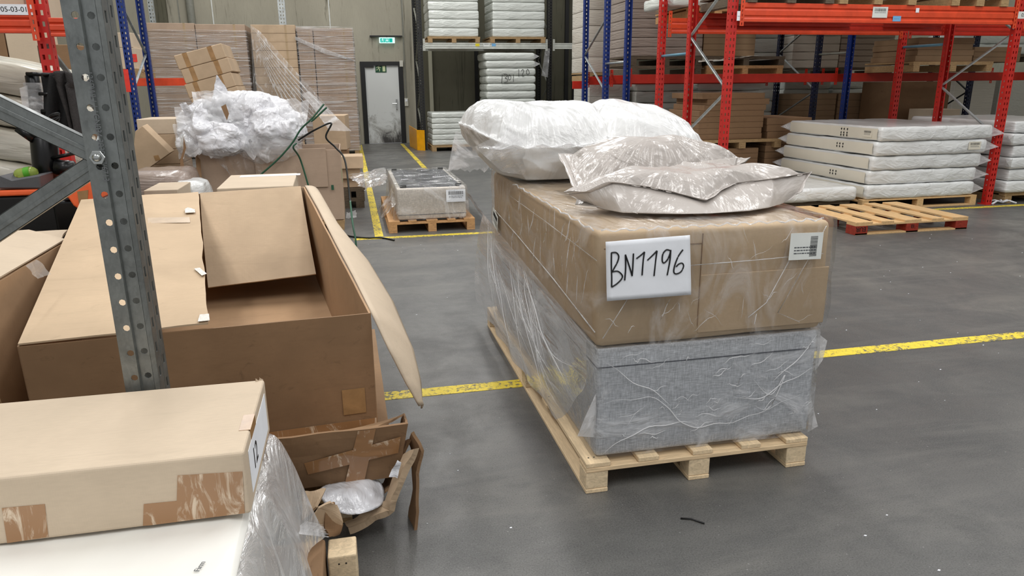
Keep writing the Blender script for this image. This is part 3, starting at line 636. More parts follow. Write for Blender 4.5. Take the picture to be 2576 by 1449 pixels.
def mattress(label, x0, x1, y0, y1, z0, z1, mat='mattress_white', group=None, r=.05, amp=.006, ears=(), seed=0, puff=.006, n=12, rz=0.0, tilt=None, sc=4):
    t_ = thing('mattress', label, 'mattress', ((x0+x1)/2, (y0+y1)/2, z0), rz, group, rot=tilt)
    h = z1-z0; soft_box(x1-x0, y1-y0, h, min(r, h*.42), n, amp, sc, seed, puff).build('body', mat, t_, smooth=True, merge=True)
    for (sx, sy) in ears:
        cx, cy = sx*(x1-x0)/2, sy*(y1-y0)/2; m = MB(); b = .10; rr = random.Random(seed+int(cx*50)); L = rr.uniform(.09, .15)
        tip = (cx+sx*L, cy+sy*L*.5, h*.5+rr.uniform(-.03, .03)); base = [(cx-sx*.01, cy-sy*b, h*.85), (cx-sx*b*.3, cy-sy*.005, h*.9), (cx-sx*b*.3, cy-sy*.005, h*.12), (cx-sx*.01, cy-sy*b, h*.2)]
        m.add(base+[tip], [(0, 1, 4), (1, 2, 4), (2, 3, 4), (3, 0, 4)]); m.build('film_tip', 'milky_film', t_)
    return t_
# loads of the black rack
def white_pile(where, x0, x1, y0, y1, z0, z1, n, mat, jit=.01, grp=None, seed=1, r=.03, amp=.008, puff=.006, nn=7):
    rr = random.Random(seed); h = (z1-z0)/n
    for k in range(n):
        j = rr.uniform(-jit, jit); kk = n-1-k
        mattress('white mattress, %s of the pile %s' % (ORD[kk], where), x0+j, x1+j, y0, y1, z0+k*h+.001, z0+(k+1)*h-.001, mat, grp, r, amp, (), seed+k*3, puff, nn)
y_ = BY-.05
xs = aY(1080, 90, y_).x, aY(1205, 90, y_).x, aY(1240, 90, y_).x, aY(1370, 90, y_).x
far_pallet('brown wooden pallet on the pale beam above the yellow guard', xs[0]-.05, xs[1]+.03, BY-.06, BY+1.2, zb[1]-.008, .15, 'wood_tan')
far_pallet('brown wooden pallet on the pale beam beside the black upright', xs[2]-.08, xs[3]+.03, BY-.06, BY+1.2, zb[1]-.008, .15, 'wood_tan')
white_pile('above the yellow guard on the pale beam', xs[0], xs[1], BY-.03, BY+1.2, zb[1]+.143, zb[1]+.143+1.55, 7, 'far_white', .012)
white_pile('on the pale beam beside the black upright', xs[2], xs[3], BY-.03, BY+1.2, zb[1]+.143, zb[1]+.143+1.55, 7, 'far_white', .012, seed=5)
y2 = 19.75
far_pallet('wooden pallet on the floor under the low white mattress pile beside the yellow guard', 2.10, 3.35, y2-.1, y2+1.1, 0, .15, 'wood_tan')
za = .152; zt = aY(1100, 283, y2).z
white_pile('beside the yellow guard', 2.13, 3.38, y2-.06, y2+1.1, za, zt, 6, 'far_white', .02, seed=11)
xa, xc = aY(1225, 200, y2+.2).x, aY(1348, 200, y2+.2).x; zt2 = aY(1270, 132, y2+.2).z
far_pallet('wooden pallet under the tall white mattress stack', xa-.02, xc+.04, y2+.15, y2+1.4, 0, .15, 'wood_tan')
n_ = 12; h_ = (zt2-za)/n_
for k in range(n_):
    kk = n_-1-k; jx = (-.05 if kk == 0 else -.02) if kk < 2 else 0; 
    mm = mattress('white mattress, %s of the tall stack under the pale beam' % ORD[kk], xa+jx, xc+jx*.5, y2+.2, y2+1.4, za+k*h_, za+(k+1)*h_-.002, 'far_white', None, .06, .012, ((1, -1),) if kk < 2 else (), k, .01, 8)
    if kk == 3:
        tall = mm; M = frameM(aY(1290, 196, y2+.19)-mm.location, (1, 0, .05), (-.05, 0, 1)); s_ = .11
        def off(pl, dx): return [(p[0]*s_+dx, p[1]*s_) for p in pl]
        strokes([off([(-.2, -1.2), (.1, 1)], -.30), off([(-.3, 1), (.5, .9), (.7, .5), (0, .1), (.6, -.2), (.5, -.8), (-.3, -1)], -.22), off([(.4, .8), (.1, .2), (.3, -.4), (.7, -.2), (.8, .4), (.4, .8)], -.14), off([(0, .8), (-.1, -.9)], 0.02),
                 off([(0, 2), (-.1, .2)], .18), off([(-.2, 1.5), (.2, 1.9), (.4, 1.4), (-.1, .4), (.5, .3)], .27), off([(.2, 1.9), (-.1, 1.2), (.2, .5), (.6, .9), (.5, 1.6), (.2, 1.9)], .40)], M, .006, 'ink', mm)
fl = sheet(aY(1372, 122, BY-.06), aY(1384, 122, BY-.06), aY(1378, 195, BY-.06), aY(1362, 190, BY-.06), 8, 12, .02, 6, 2); tag(fl.build('film_scrap', 'milky_film', smooth=True), 'twisted strip of clear film hanging from the pale beam end', 'plastic film')

# ================================================================== loads of the right racks
def carton_pile(where, x0, x1, y0, y1, z0, z1, n, mat, name='flat_carton', cat='box', seed=1, jit=.0, kind='flat brown carton', tape=False, jits=None):
    rr = random.Random(seed); h = (z1-z0)/n; out = []
    for k in range(n):
        kk = n-1-k; j = jits[kk] if jits and kk < len(jits) else (rr.uniform(-jit, jit), rr.uniform(-jit, jit)); w2 = j[2] if len(j) > 2 else 0
        out.append(carton(name, '%s, %s %s' % (kind, ORD[kk], where), x0+j[0], x1+j[0]+w2, y0+j[1], y1+j[1], z0+k*h+.001, z0+(k+1)*h-.001, mat, None, tape))
    return out
# brown flat cartons on two levels behind the left red frame
cc = aY(1768, 235, 10.85); zt = cc.z; zpt = aY(1790, 352, 10.85).z; x0 = cc.x; xr_ = aY(1925, 235, 10.85).x
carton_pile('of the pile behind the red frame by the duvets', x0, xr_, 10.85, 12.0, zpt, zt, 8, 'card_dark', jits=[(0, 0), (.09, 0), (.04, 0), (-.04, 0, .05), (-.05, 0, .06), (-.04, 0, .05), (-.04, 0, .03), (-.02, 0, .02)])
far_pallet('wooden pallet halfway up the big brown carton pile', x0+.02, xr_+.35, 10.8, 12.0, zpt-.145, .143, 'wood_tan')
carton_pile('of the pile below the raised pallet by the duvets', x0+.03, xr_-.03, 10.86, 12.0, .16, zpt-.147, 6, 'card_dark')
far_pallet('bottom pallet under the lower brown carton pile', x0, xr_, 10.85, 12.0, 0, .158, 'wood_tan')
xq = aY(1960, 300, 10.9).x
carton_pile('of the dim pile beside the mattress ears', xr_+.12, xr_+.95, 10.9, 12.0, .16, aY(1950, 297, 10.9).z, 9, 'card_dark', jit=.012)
far_pallet('bottom pallet under the cartons beside the mattress stack', xr_+.12, xr_+.95, 10.9, 12.0, 0, .158, 'wood_tan')
# white mattress piles of the rack behind, low level
def row_white(where, pxa, pxb, pyt, Y, zb, n, mat='far_white', dep=1.1, seed=3, r=.035):
    white_pile(where, aY(pxa, pyt, Y).x, aY(pxb, pyt, Y).x, Y, Y+dep, zb, aY((pxa+pxb)/2, pyt, Y).z, n, mat, .015, None, seed, r, .012, .008, 6)
for k, (a, b, lb) in enumerate(((1600, 1740, 'low behind the first two red posts'), (1757, 1948, 'behind the big brown carton pile'), (1975, 2090, 'behind the thin-layered cartons'), (2098, 2225, 'behind the thick-layered cartons'))):
    y0_ = 14.65 if k < 2 else 15.6; xa, xc = aY(a, 205, y0_).x, aY(b, 205, y0_).x
    far_pallet('pallet under the white pile %s' % lb, xa, xc, y0_, y0_+1.1, 0, .158, 'wood_tan')
    white_pile(lb, xa, xc, y0_, y0_+1.1, .16, 1.79, 7, 'far_white', .015, None, 20+k, .035, .012, .008, 6)
# white boxes low at the left of the blue frame
xa, xc = aY(1483, 215, 14.8).x, aY(1585, 215, 14.8).x
carton_pile('of the low pile behind the blue posts', xa, xc, 14.8, 15.9, .16, 1.72, 6, 'dim_white', 'white_carton', kind='off-white carton'); far_pallet('pallet under the off-white cartons behind the blue posts', xa, xc, 14.8, 15.9, 0, .158, 'wood_tan')
# upper level: pallets and wrapped stacks on the beams of the blue rack
zB = 1.868
xa, xc = aY(1588, 180, 13.12).x, aY(1762, 180, 13.12).x; xd = aY(1968, 160, 13.12).x; xe = aY(1775, 160, 13.12).x
far_pallet('dark old pallet on the red beam, lower one under the grey-brown wrapped stack', xa-.02, xc, 13.07, 14.3, zB, .165, 'wood_old')
far_pallet('dark old pallet on another pallet under the grey-brown wrapped stack', xa-.05, xc, 13.07, 14.3, zB+.168, .165, 'wood_old')
far_pallet('lighter wooden pallet on the red beam under the dark pallet', xe, xd, 13.07, 14.3, zB, .165, 'wood_orange')
far_pallet('dark pallet stacked on the lighter one under the brown cartons', xe, xd+.02, 13.07, 14.3, zB+.168, .165, 'wood_old')
zT = zB+.336
def wrapped(label, xa, xc, y0, y1, z0, z1, n, mat, seed=0):
    t_ = thing('wrapped_stack', label, 'wrapped load', ((xa+xc)/2, (y0+y1)/2, z0)); h = (z1-z0)/n
    for k in range(n): b = soft_box(xc-xa, y1-y0, h-.004, .012, 5, .006, 3, seed+k, 0).build('layer', mat, t_, smooth=True, merge=True); b.location = (0, 0, k*h)
    return t_
wrapped('grey-brown film-wrapped stack on the two dark pallets', xa-.05, xc, 13.1, 14.25, zT, 3.35, 7, 'wrapped_brown')
xw = aY(1478, 100, 15.0).x; wrapped('pale wrapped stack behind the two blue posts by the dark wall', xw, aY(1578, 100, 15.0).x, 15.0, 16.1, 1.95, 3.5, 5, 'wrapped_beige')
rack_beam('red beam low under the pale wrapped stack by the dark wall', xw-.3, aY(1578, 100, 15.0).x+.3, 15.06, 1.62, 1.778, 'dim_red_steel', False, tabs=False); far_pallet('pallet under the pale wrapped stack by the blue posts', xw, aY(1578, 100, 15.0).x, 15.0, 16.1, 1.78, .168, 'wood_tan')
xf = aY(1900, 110, 13.12).x
carton_pile('of the pile on the rumpled film pallet', xc+.03, xf, 13.12, 14.2, zT, zT+.66, 6, 'card_dim')
fl = sheet((xc-.1, 13.04, zT-.12), (xf+.1, 13.04, zT+.01), (xf+.05, 13.2, zT+.012), (xc, 13.2, zT+.012), 30, 6, .012, 5, 2); tag(fl.build('film_scrap', 'wrapped_beige', smooth=True), 'rumpled film hanging over the dark pallet at eye height', 'plastic film')
row_white('on the rearmost level, behind the upper cartons', 1860, 1962, 60, 14.7, 2.05, 3); 
m_ = far_pallet('pallet under the rearmost upper white pile', aY(1860, 60, 14.7).x, aY(1962, 60, 14.7).x, 14.7, 15.8, 1.87, .165, 'wood_tan')
rack_beam('far red beam under the rearmost white pile', XL+.2, XR-.2, 14.69, 1.70, 1.865, 'dim_red_steel', False, tabs=False)
# middle wrapped stacks between the dark blue posts
pa = [aY(q, 150, 14.35).x for q in (1992, 2052, 2110, 2245)]
far_pallet('dark pallet on the red beam under the middle wrapped stacks', pa[0], pa[3], 14.30, 15.4, zB, .14, 'wood_old')
wrapped('beige wrapped stack with pale strips, between the dark blue posts', pa[0], pa[2]-.01, 14.35, 15.4, zB+.142, 3.0, 6, 'wrapped_beige', 4)
wrapped('grey-tan wrapped stack beside the dark blue posts', pa[2]+.01, pa[3], 14.35, 15.4, zB+.142, 3.0, 8, 'wrapped_tan', 5)
# low middle cartons
pb = [aY(q, 240, 14.35).x for q in (1990, 2105, 2110, 2245)]
for (a, b, lb, s_) in ((pb[0], pb[1], 'thin-layered low pile behind the mattresses', 2), (pb[2], pb[3], 'thick-layered low pile behind the mattresses', 3)):
    carton_pile('in the '+lb, a, b, 14.35, 15.4, .16, 1.47, 11 if s_ == 2 else 9, 'card_dim', seed=s_); far_pallet('pallet under the '+lb, a, b, 14.35, 15.4, 0, .158, 'wood_tan')
# carton stack on a light pallet, behind the right red frame
q0, q1 = aY(2308, 100, 10.9), aY(2447, 100, 10.9); zr = 1.868
far_pallet('light wooden pallet on the red beam behind the long grey brace', q0.x-.1, q1.x+.4, 10.8, 12.0, zr, .16, 'wood_tan')
carton_pile('of the pile on the raised light pallet', q0.x, q1.x, 10.85, 11.95, zr+.162, aY(2380, 95, 10.9).z, 4, 'card_dim', jits=[(0, 0), (-.02, 0), (0, 0, .02), (-.03, 0, .03)])
q2, q3 = aY(2452, 125, 11.2), aY(2570, 125, 11.2)
carton_pile('of the short pile beside the white tubs', q2.x, q3.x, 11.2, 12.0, zr+.162, aY(2500, 118, 11.2).z, 3, 'card_dim')
row_white('high behind the cross-braced red frame', 2425, 2600, 84, 14.5, 2.3, 2, seed=8)
far_pallet('pallet under the highest white pile behind the cross-braced frame', aY(2425, 84, 14.5).x, aY(2600, 84, 14.5).x, 14.5, 15.6, 2.13, .165, 'wood_old')
rack_beam('far beam under the highest white pile behind the cross-braced frame', aY(2400, 84, 14.5).x, 13.5, 14.49, 1.98, 2.125, 'dim_red_steel', False, tabs=False)
# dark load and pale panels low at the right
c1 = [aY(q, 260, 13.2).x for q in (2255, 2385)]
carton('large_carton', 'large dark brown carton low behind the mattresses, between red posts', c1[0], c1[1], 13.2, 14.3, .16, aY(2300, 205, 13.2).z, 'card_dark', None, False)
far_pallet('pallet under the large dark brown carton', c1[0], c1[1], 13.2, 14.3, 0, .158, 'wood_old')
c2 = [aY(q, 240, 15.2).x for q in (2398, 2500, 2512, 2600)]
carton('tall_carton', 'tall pale wrapped box behind the dark cross braces', c2[0], c2[1], 15.2, 16.2, .0, aY(2440, 195, 15.2).z, 'wrapped_beige', None, False)
carton('tall_carton', 'tall greyish panel box above the greenish mattress stack', c2[2], c2[3], 15.2, 16.2, .0, aY(2440, 190, 15.2).z, 'dim_white', None, False)
c3 = [aY(q, 285, 12.3).x for q in (2343, 2415)]
carton('small_carton', 'light wooden-coloured box behind the mattress stack, beside the red post', c3[0], c3[1], 12.3, 12.9, 0, aY(2380, 275, 12.3).z, 'card_light', None, False)
# top level of the nearest rack
zt0 = 2.652
for k, (a, b, mt, lb) in enumerate(((1868, 2085, 'wood_old', 'dark old pallet on the orange beam beside the red upright'), (2095, 2290, 'wood_tan', 'worn pallet on the orange beam above the barcode label'), (2375, 2520, 'wood_tan', 'pale worn pallet on the orange beam above the small tape mark'))):
    xa, xc = aY(a, 10, 8.6).x, aY(b, 10, 8.6).x; far_pallet(lb, xa, xc, 8.48, 9.75, zt0, .15, mt)
    carton('large_carton', ('brown carton on the dark top pallet', 'brown carton on the middle top pallet', 'brown carton on the pale top pallet')[k], xa+.02, xc-.02, 8.52, 9.7, zt0+.152, zt0+.6, 'card_dim', None, False)
xa, xc = aY(2292, 5, 10.7).x, aY(2480, 5, 10.7).x; mattress('large cream mattress on the top level above the barcode label', xa, xc, 10.6, 11.9, 2.652, 2.95, 'mattress_cream', None, .08, .02, (), 3)
xa, xc = aY(1722, 30, 10.7).x, aY(1845, 30, 10.7).x
far_pallet('brown pallet on the top orange beam above the duvets', xa, xc+.15, 10.55, 11.8, 2.655, .15, 'wood_orange')
xa = aY(1690, 10, 10.5).x; mattress('white wrapped mattress on the top level above the duvets', xa, xc+.1, 10.5, 11.6, 2.812, 2.99, 'far_white', None, .05, .01, ((-1, -1),), 7)

for y_, lb_ in ((10.7, 'second'), (13.1, 'third')):  # unseen upper loads, added to keep light off the racks below
    rack_beam('unseen orange beam added for shade, high shelf level, %s row of racks' % lb_, XL+.16, XR-.16, y_, 3.45, 3.6, 'dim_red_steel', False); rack_beam('unseen orange beam added for shade, high level past the second frame, %s row' % lb_, XR+.16, 12.7, y_, 3.45, 3.6, 'dim_red_steel', False)
    for k, (xa, xc) in enumerate(((4.9, 6.1), (6.25, 7.4), (7.55, 8.65), (9.1, 10.3), (10.4, 11.5), (11.6, 12.7))):
        w_ = ('first', 'second', 'third', 'fourth', 'fifth', 'sixth')[k]; far_pallet('unseen pallet added for shade, high level of the %s row, %s along' % (lb_, w_), xa, xc, y_-.05, y_+1.15, 3.61, .15, 'wood_tan')
        carton('large_carton', 'unseen large carton added for shade, high level of the %s row, %s along' % (lb_, w_), xa+.02, xc-.02, y_, y_+1.12, 3.765, 4.6, 'card', None, False)

# ================================================================== mattresses on the floor at the right
fx0, fy0 = 6.93, 8.50
pallet('long wooden pallet under the cream and white mattress stack', 6.80, 8.66, 8.52, 10.4, 0, .144, 'x', 9, 'wood_pine', 'wood_pine', 'wood_pine', name='wooden_pallet').rotation_euler = (0, 0, 0)
dxs = [(.05, 0), (.0, .02), (-.035, .04), (-.07, .05), (-.10, .02)]
h_ = (1.125-.146)/5
for k in range(5):
    kk = 4-k; a, b = dxs[kk]
    mm = mattress('cream mattress in film, %s of the stack of five by the red post' % ORD[kk], fx0+a*.6-.02, 8.68+a*.9, fy0+b, 10.62+b, .146+k*h_, .146+(k+1)*h_-.002, 'mattress_white', None, .035, .012, ((-1, 1), (1, -1)), 30+k, .008, 16)
    # bare cream long side under taut film
    m = MB(); hh = h_-.05; w2, d2 = (8.68-fx0+a*.3+.02)/2, 1.06
    m.grid([[(-w2-.016-.006*math.sin(math.pi*j/6), -d2+.05+(2*d2-.1)*i/20, .022+hh*j/6) for j in range(7)] for i in range(21)]); sd = m.build('cream_side', 'mattress_cream', mm, smooth=True)
    if kk in (0, 1, 3):
        M = frameM((-w2-.0235, -.25, h_*.5), (0, -1, 0), (0, 0, 1)); m = MB(); r_ = random.Random(k)
        for gx_ in (.0, .06, .13):
            for gz in ((-.055, -.02, .03) if kk == 0 else (-.02, .02)):
                m.box(gx_, gx_+.028, gz, gz+.01, 0, .001, M); m.box(gx_+.01, gx_+.02, gz-.012, gz+.02, 0, .001, M)
        m.build('printed_symbols', 'ink', mm)
    if kk == 0: label_plate(mm, (-w2-.024, -.82, h_*.5), (0, -1, 0), (0, 0, 1), .18, .10, 'mattress_cream', True, 2)
    if kk == 1: label_plate(mm, (w2*.76, -d2-.016, h_*.55), (1, 0, 0), (0, 0, 1), .2, .11, 'mattress_cream', True, 2)
lx0 = aG(1838, 470, .3).x
far_pallet('dark pallet under the single low mattress beside the stack of five', 5.1, 6.66, 8.60, 10.6, 0, .14, 'wood_old')
mattress('single cream mattress lying low beside the stack of five', 5.0, 6.70, 8.52, 10.65, .142, .335, 'mattress_white', None, .05, .015, (), 44, .006, 16)
rx = 9.12
far_pallet('dark pallet under the greenish mattress stack', rx+.05, 10.6, 8.55, 10.4, 0, .15, 'wood_tan')
h5 = (1.16-.152)/6
for k in range(6):
    kk = 5-k; mattress('greenish white mattress, %s of the stack behind the red post' % ORD[kk], rx+.03*(k % 2)-.04*(kk < 2), 10.7, 8.5+.02*(k % 2), 10.5, .152+k*h5, .152+(k+1)*h5-.002, 'mattress_white', None, .035, .012, ((-1, -1),) if kk in (1, 3) else (), 60+k, .008, 12)
m = MB(); c_ = aG(2520, 512)
for a, L in ((.3, .22), (2.4, .2), (-.5, .18), (3.4, .24), (1.2, .12)): m.tube([c_+Vector((0, 0, .02)), c_+Vector((L*.5*math.cos(a), L*.4*math.sin(a), .045)), c_+Vector((L*math.cos(a), L*math.sin(a), .012))], [.018, .012, .016], 5)
tag(m.build('film_ties', 'crumpled_film', smooth=True), 'knot of torn white film strips on the floor by the greenish mattress stack', 'plastic film')
# empty pallet with red painted ends
ep = pallet('empty wooden pallet with red painted blocks in front of the mattress stack', 5.60, 7.13, 7.08, 8.27, 0, .15, 'y', 5, 'wood_pine', 'wood_pine', 'wood_red', bw=.165, bottom=False, ends='wood_red')
m = MB()
for yy in (-.595, .48): m = MB(); m.box(-.76, .76, yy, yy+.1, .0005, .018); m.build('bottom_board', 'wood_pine', ep)
curve_text('EUR', .075, frameM((-.69, -.598, .07), (-1, 0, 0), (0, 0, -1)), 'ink', ep); curve_text('EI', .06, frameM((0, -.598, .07), (1, 0, 0), (0, 0, 1)), 'ink', ep)

# ================================================================== the main pallet
px0, px1, py0, py1 = .885, 1.945, 2.60, 4.92
mp = thing('wooden_pallet', 'long pale wooden pallet under the linen bed base and the paper sign', 'pallet', (0, 0, 0))
def mbx(nm, mt, *a, **k): m = MB(); m.box(*a); return m.build(nm, mt, mp, bevel=.0025)
for i, c in enumerate((px0+.055, 1.17, 1.425, 1.66, px1-.055)): w_ = .055 if i in (0, 4) else .048; mbx('deck_board', 'wood_y', c-w_, c+w_, py0, py1, .122, .144)
for c in (py0+.05, 3.30, 3.76, 4.3, py1-.05): mbx('cross_board', 'wood_x', px0, px1, c-.05, c+.05, .1005, .1215)
for x in (px0+.05, 1.413, px1-.05):
    mbx('bottom_board', 'wood_y', x-.05, x+.05, py0, py1, 0, .0195)
    for y in (py0+.048, 3.76, py1-.05): mbx('block', 'wood_block', x-.05, x+.05, y-.045, y+.045, .02, .1)
m = MB()
for x, y in ((.91, 2.65), (.935, 2.65), (1.90, 2.66), (1.925, 2.66), (.91, 3.3), (.93, 3.76)): m.tube([(x, y, .1435), (x, y, .1448)], .004, 8)
m.build('nail', 'black_steel', mp)
gb = thing('upholstered_divan', 'grey linen bed base in clear film, lowest on the big pallet', 'bed base', (1.452, 3.74, .146))
soft_box(1.03, 2.20, .50, .022, 14, .003, 3, 1).build('upholstery', 'grey_linen', gb, smooth=True, merge=True)
m = MB(); m.box(-.515, .515, -1.1025, -1.098, .415, .419); m.box(-.517, -.513, -1.1, 1.1, .415, .419); m.build('seam', 'dark_linen', gb)
def film_shell(parent, w, d, h, mat, seed=0, off=.006, amp=.008, flare=.0, name='plastic_film', topopen=False, n=26, botz=0.0):
    """loose film round a block (four sides and top), wrinkled outwards"""
    m = MB(); per = []
    hw, hd = w/2+off, d/2+off; rc = .02
    segs = [((-hw, -hd), (hw, -hd), n), ((hw, -hd), (hw, hd), int(n*d/w)), ((hw, hd), (-hw, hd), n), ((-hw, hd), (-hw, -hd), int(n*d/w))]
    for a, b, k in segs:
        for i in range(k): per.append((a[0]+(b[0]-a[0])*i/k, a[1]+(b[1]-a[1])*i/k))
    rows = []; nzr = 14
    for j in range(nzr+1):
        z = botz+(h+off-botz)*j/nzr; row = []
        for (x, y) in per:
            nx, ny = (math.copysign(1, x) if abs(x) > hw-1e-6 else 0), (math.copysign(1, y) if abs(y) > hd-1e-6 else 0); l = math.hypot(nx, ny) or 1
            dsp = abs(nz((x, y, z), 3.5, amp*2, seed))+max(0, rdg((x, y, z*1.5), 4, amp*.9, seed+2))+flare*(1-j/nzr)**2*(.6+.8*abs(noise.noise(Vector((x*2.5, y*2.5, seed)))))
            if j == nzr: dsp *= .2
            row.append((x+nx/l*dsp, y+ny/l*dsp, z))
        rows.append(row)
    m.grid(rows, closed=True)
    if not topopen:
        m2 = [[(-hw+2*hw*i/n, -hd+2*hd*j/n, h+off+abs(nz((i*.3, j*.3, 1), 1, amp*.6, seed))*(0 < i < n and 0 < j < n)) for j in range(n+1)] for i in range(n+1)]; m.grid(m2)
    return m.build(name, mat, parent, smooth=True)
film_shell(gb, 1.03, 2.20, .50, 'base_film', 3, .004, .007)
# corner ears of the film
for pts in ([(-.52, -1.10, .30), (-.575, -1.12, .20), (-.60, -1.11, .12), (-.52, -1.10, .10), (-.515, -1.10, .22)], [(.517, -1.10, .48), (.555, -1.11, .45), (.545, -1.11, .36), (.517, -1.10, .30)], [(.517, -1.10, .16), (.56, -1.11, .03), (.517, -1.10, .0)]):
    m = MB(); m.slab(pts, .002); m.build('film_corner', 'milky_film', gb)
bxh = 1.14-.652; bz = .652
bb_ = thing('bed_carton', 'long brown cardboard package in clear film with a taped paper sign', 'box', (1.452, 3.735, bz))
soft_box(1.045, 2.19, bxh, .03, 12, .006, 2.5, 5).build('cardboard_wrap', 'card_wrapped', bb_, smooth=True, merge=True)
fy = -1.095
m = MB(); m.box(-.075, .527, fy-.006, fy+.002, .03, .285); m.build('overlap_flap', 'card_wrapped', bb_, bevel=.003)
m = MB(); m.box(-.077, -.0745, fy-.003, fy+.002, .06, .46); m.box(-.50, -.0745, fy-.003, fy+.002, .418, .4205); m.build('seam', 'card_dark', bb_)
film_shell(bb_, 1.045, 2.19, bxh, 'box_film', 8, .010, .008)
# film tape line, ridge lines on film
m = MB()
def rl_(pts, r=.0016): m.tube([(x-1.452, y-3.735, z-bz) for x, y, z in pts], r, 5)
rl_([(.915, 2.62, 1.03), (.912, 3.4, 1.05), (.91, 4.2, 1.06)]); rl_([(.915, 2.62, .73), (.905, 3.2, .80), (.905, 4.0, .86), (.905, 4.7, .90)], .003)
rl_([(1.32, 2.622, .985), (1.6, 2.62, .99), (1.93, 2.62, 1.0)], .002)
rl_([(.95, 2.62, .70), (1.06, 2.615, .88)], .002); rl_([(1.77, 2.618, .98), (1.68, 2.618, .80), (1.60, 2.618, .74)], .002); rl_([(1.93, 2.618, 1.12), (1.86, 2.618, .98), (1.74, 2.618, .75), (1.85, 2.618, .70)], .0018)
rl_([(.93+.02*k, 2.63-.004*(k % 3)-.01, 1.15+.006*math.sin(k*1.7)) for k in range(50)], .0035)
rl_([(.905+.004*math.sin(k*2.1), 2.64+.05*k, 1.148+.006*math.sin(k*1.9)) for k in range(30)], .004)
m.build('film_crease_glint', 'milky_film', bb_, smooth=True)
def catmull_open_(P, k):
    Q = []
    for i in range(len(P)-1):
        p0, p1, p2, p3 = P[max(i-1, 0)], P[i], P[i+1], P[min(i+2, len(P)-1)]
        for j in range(k):
            f_ = j/k; a, b, c, d = p1, (p2-p0)*.5, p0-2.5*p1+2*p2-.5*p3, (p1-p2)*1.5+(p3-p0)*.5; Q.append(a+b*f_+c*f_*f_+d*f_**3)
    return Q+[P[-1]]
rnd = random.Random(12)
def crease(par, pts, r, mat='milky_film'):  # thin pale tubes: film creases with their white glints painted in
    m = MB(); n_ = len(pts); m.tube(pts, [r*math.sin(math.pi*(i+.15)/(n_-.7)) for i in range(n_)], 5); return m.build('film_crease_glint', mat, par, smooth=True)
def wavy(p0, p1, off, n_=9, amp=.01):
    p0, p1 = Vector(p0), Vector(p1); sd_ = rnd.uniform(0, 90); return [p0.lerp(p1, i/(n_-1))+Vector(off)*0+Vector((0, 0, amp*math.sin(i*.9+sd_)+amp*noise.noise(Vector((i*.7+sd_, 0, 0))))) for i in range(n_)]
for k in range(34):     # long side of the package
    y, z = rnd.uniform(2.75, 4.7), rnd.uniform(.06, .40); L = rnd.uniform(.06, .26); a = rnd.uniform(.7, 1.9)
    x = .898-1.452; crease(bb_, wavy((x, y-3.735, z), (x, y-3.735-L*math.cos(a), min(z+L*math.sin(a), .49)), (0, 0, 0)), rnd.uniform(.0015, .004), 'clear_film' if k % 3 else 'milky_film')
for k in range(22):     # end face of the package
    x, z = rnd.uniform(.97, 1.95), rnd.uniform(.70, 1.08); L = rnd.uniform(.05, .16); a = rnd.uniform(.3, 2.6)
    if .90 < x < 1.36 and z > .84: z = rnd.uniform(.68, .80)
    crease(bb_, wavy((x-1.452, 2.612-3.735, z-bz), (x-1.452+L*math.cos(a), 2.612-3.735, max(.02, z-bz+L*math.sin(a)*.8)), (0, 0, 0), 9, .006), rnd.uniform(.0007, .0018))
for k in range(40):     # front of the linen base: pale tubes painted in as glints of the film
    x, z = rnd.uniform(-.48, .46), rnd.uniform(.04, .46); L = rnd.uniform(.03, .16); a = rnd.uniform(-.5, 1.0)
    crease(gb, wavy((x, -1.113, z), (min(.51, x+L*math.cos(a)), -1.113, min(.49, z+L*math.sin(a)*.7)), (0, 0, 0), 9, .008), rnd.uniform(.0008, .0022), 'film_glint')
for pts in ([(-.50, .26), (-.30, .265), (-.2, .22), (-.12, .12), (.0, .10), (.2, .12), (.49, .22)], [(-.49, .02), (-.35, .10), (-.2, .13), (-.05, .12)], [(.2, .30), (.3, .22), (.36, .30), (.30, .16), (.22, .17)], [(.50, .48), (.40, .36), (.30, .28)], [(.1, .24), (.22, .20), (.35, .26), (.5, .33)], [(-.50, .46), (-.38, .36), (-.25, .28), (-.18, .22)]):
    crease(gb, [Vector((x, -1.112, z+.006*math.sin(x*40))) for x, z in [tuple(v)[:2] for v in catmull_open_([Vector((p[0], p[1], 0)) for p in pts], 6)]], .0024, 'film_glint')  # longer glint lines on the same face, drawn as pale tubes
# the paper sign BN1196
ps = thing('paper_sign', 'white paper sheet with handwritten BN1196 on the film-wrapped package', 'paper sign', (0, 0, 0))
sy = 2.590; cq = [aY(*p, sy) for p in ((1523, 608), (1735, 591), (1738, 741), (1526, 757))]
def bil(u, v): return (cq[0]*(1-u)+cq[1]*u)*(1-v)+(cq[3]*(1-u)+cq[2]*u)*v
m = MB(); m.grid([[tuple(bil(i/16, j/12)+Vector((0, -.002-.004*abs(nz((i*.3, j*.3, 0), 1, 1, 4)), 0))) for j in range(13)] for i in range(17)]); m.build('sheet', 'paper', ps, smooth=True, solid=.0008)
def pz(x, y):  # zoomed coordinates of the photographed sheet -> sheet u,v
    c = [(1243, 392), (2010, 330), (2022, 875), (1253, 930)]; u, v = .5, .5
    for _ in range(12):
        X = (c[0][0]*(1-u)+c[1][0]*u)*(1-v)+(c[3][0]*(1-u)+c[2][0]*u)*v; Y = (c[0][1]*(1-u)+c[1][1]*u)*(1-v)+(c[3][1]*(1-u)+c[2][1]*u)*v
        u += (x-X)/768; v += (y-Y)/540
    return u, v
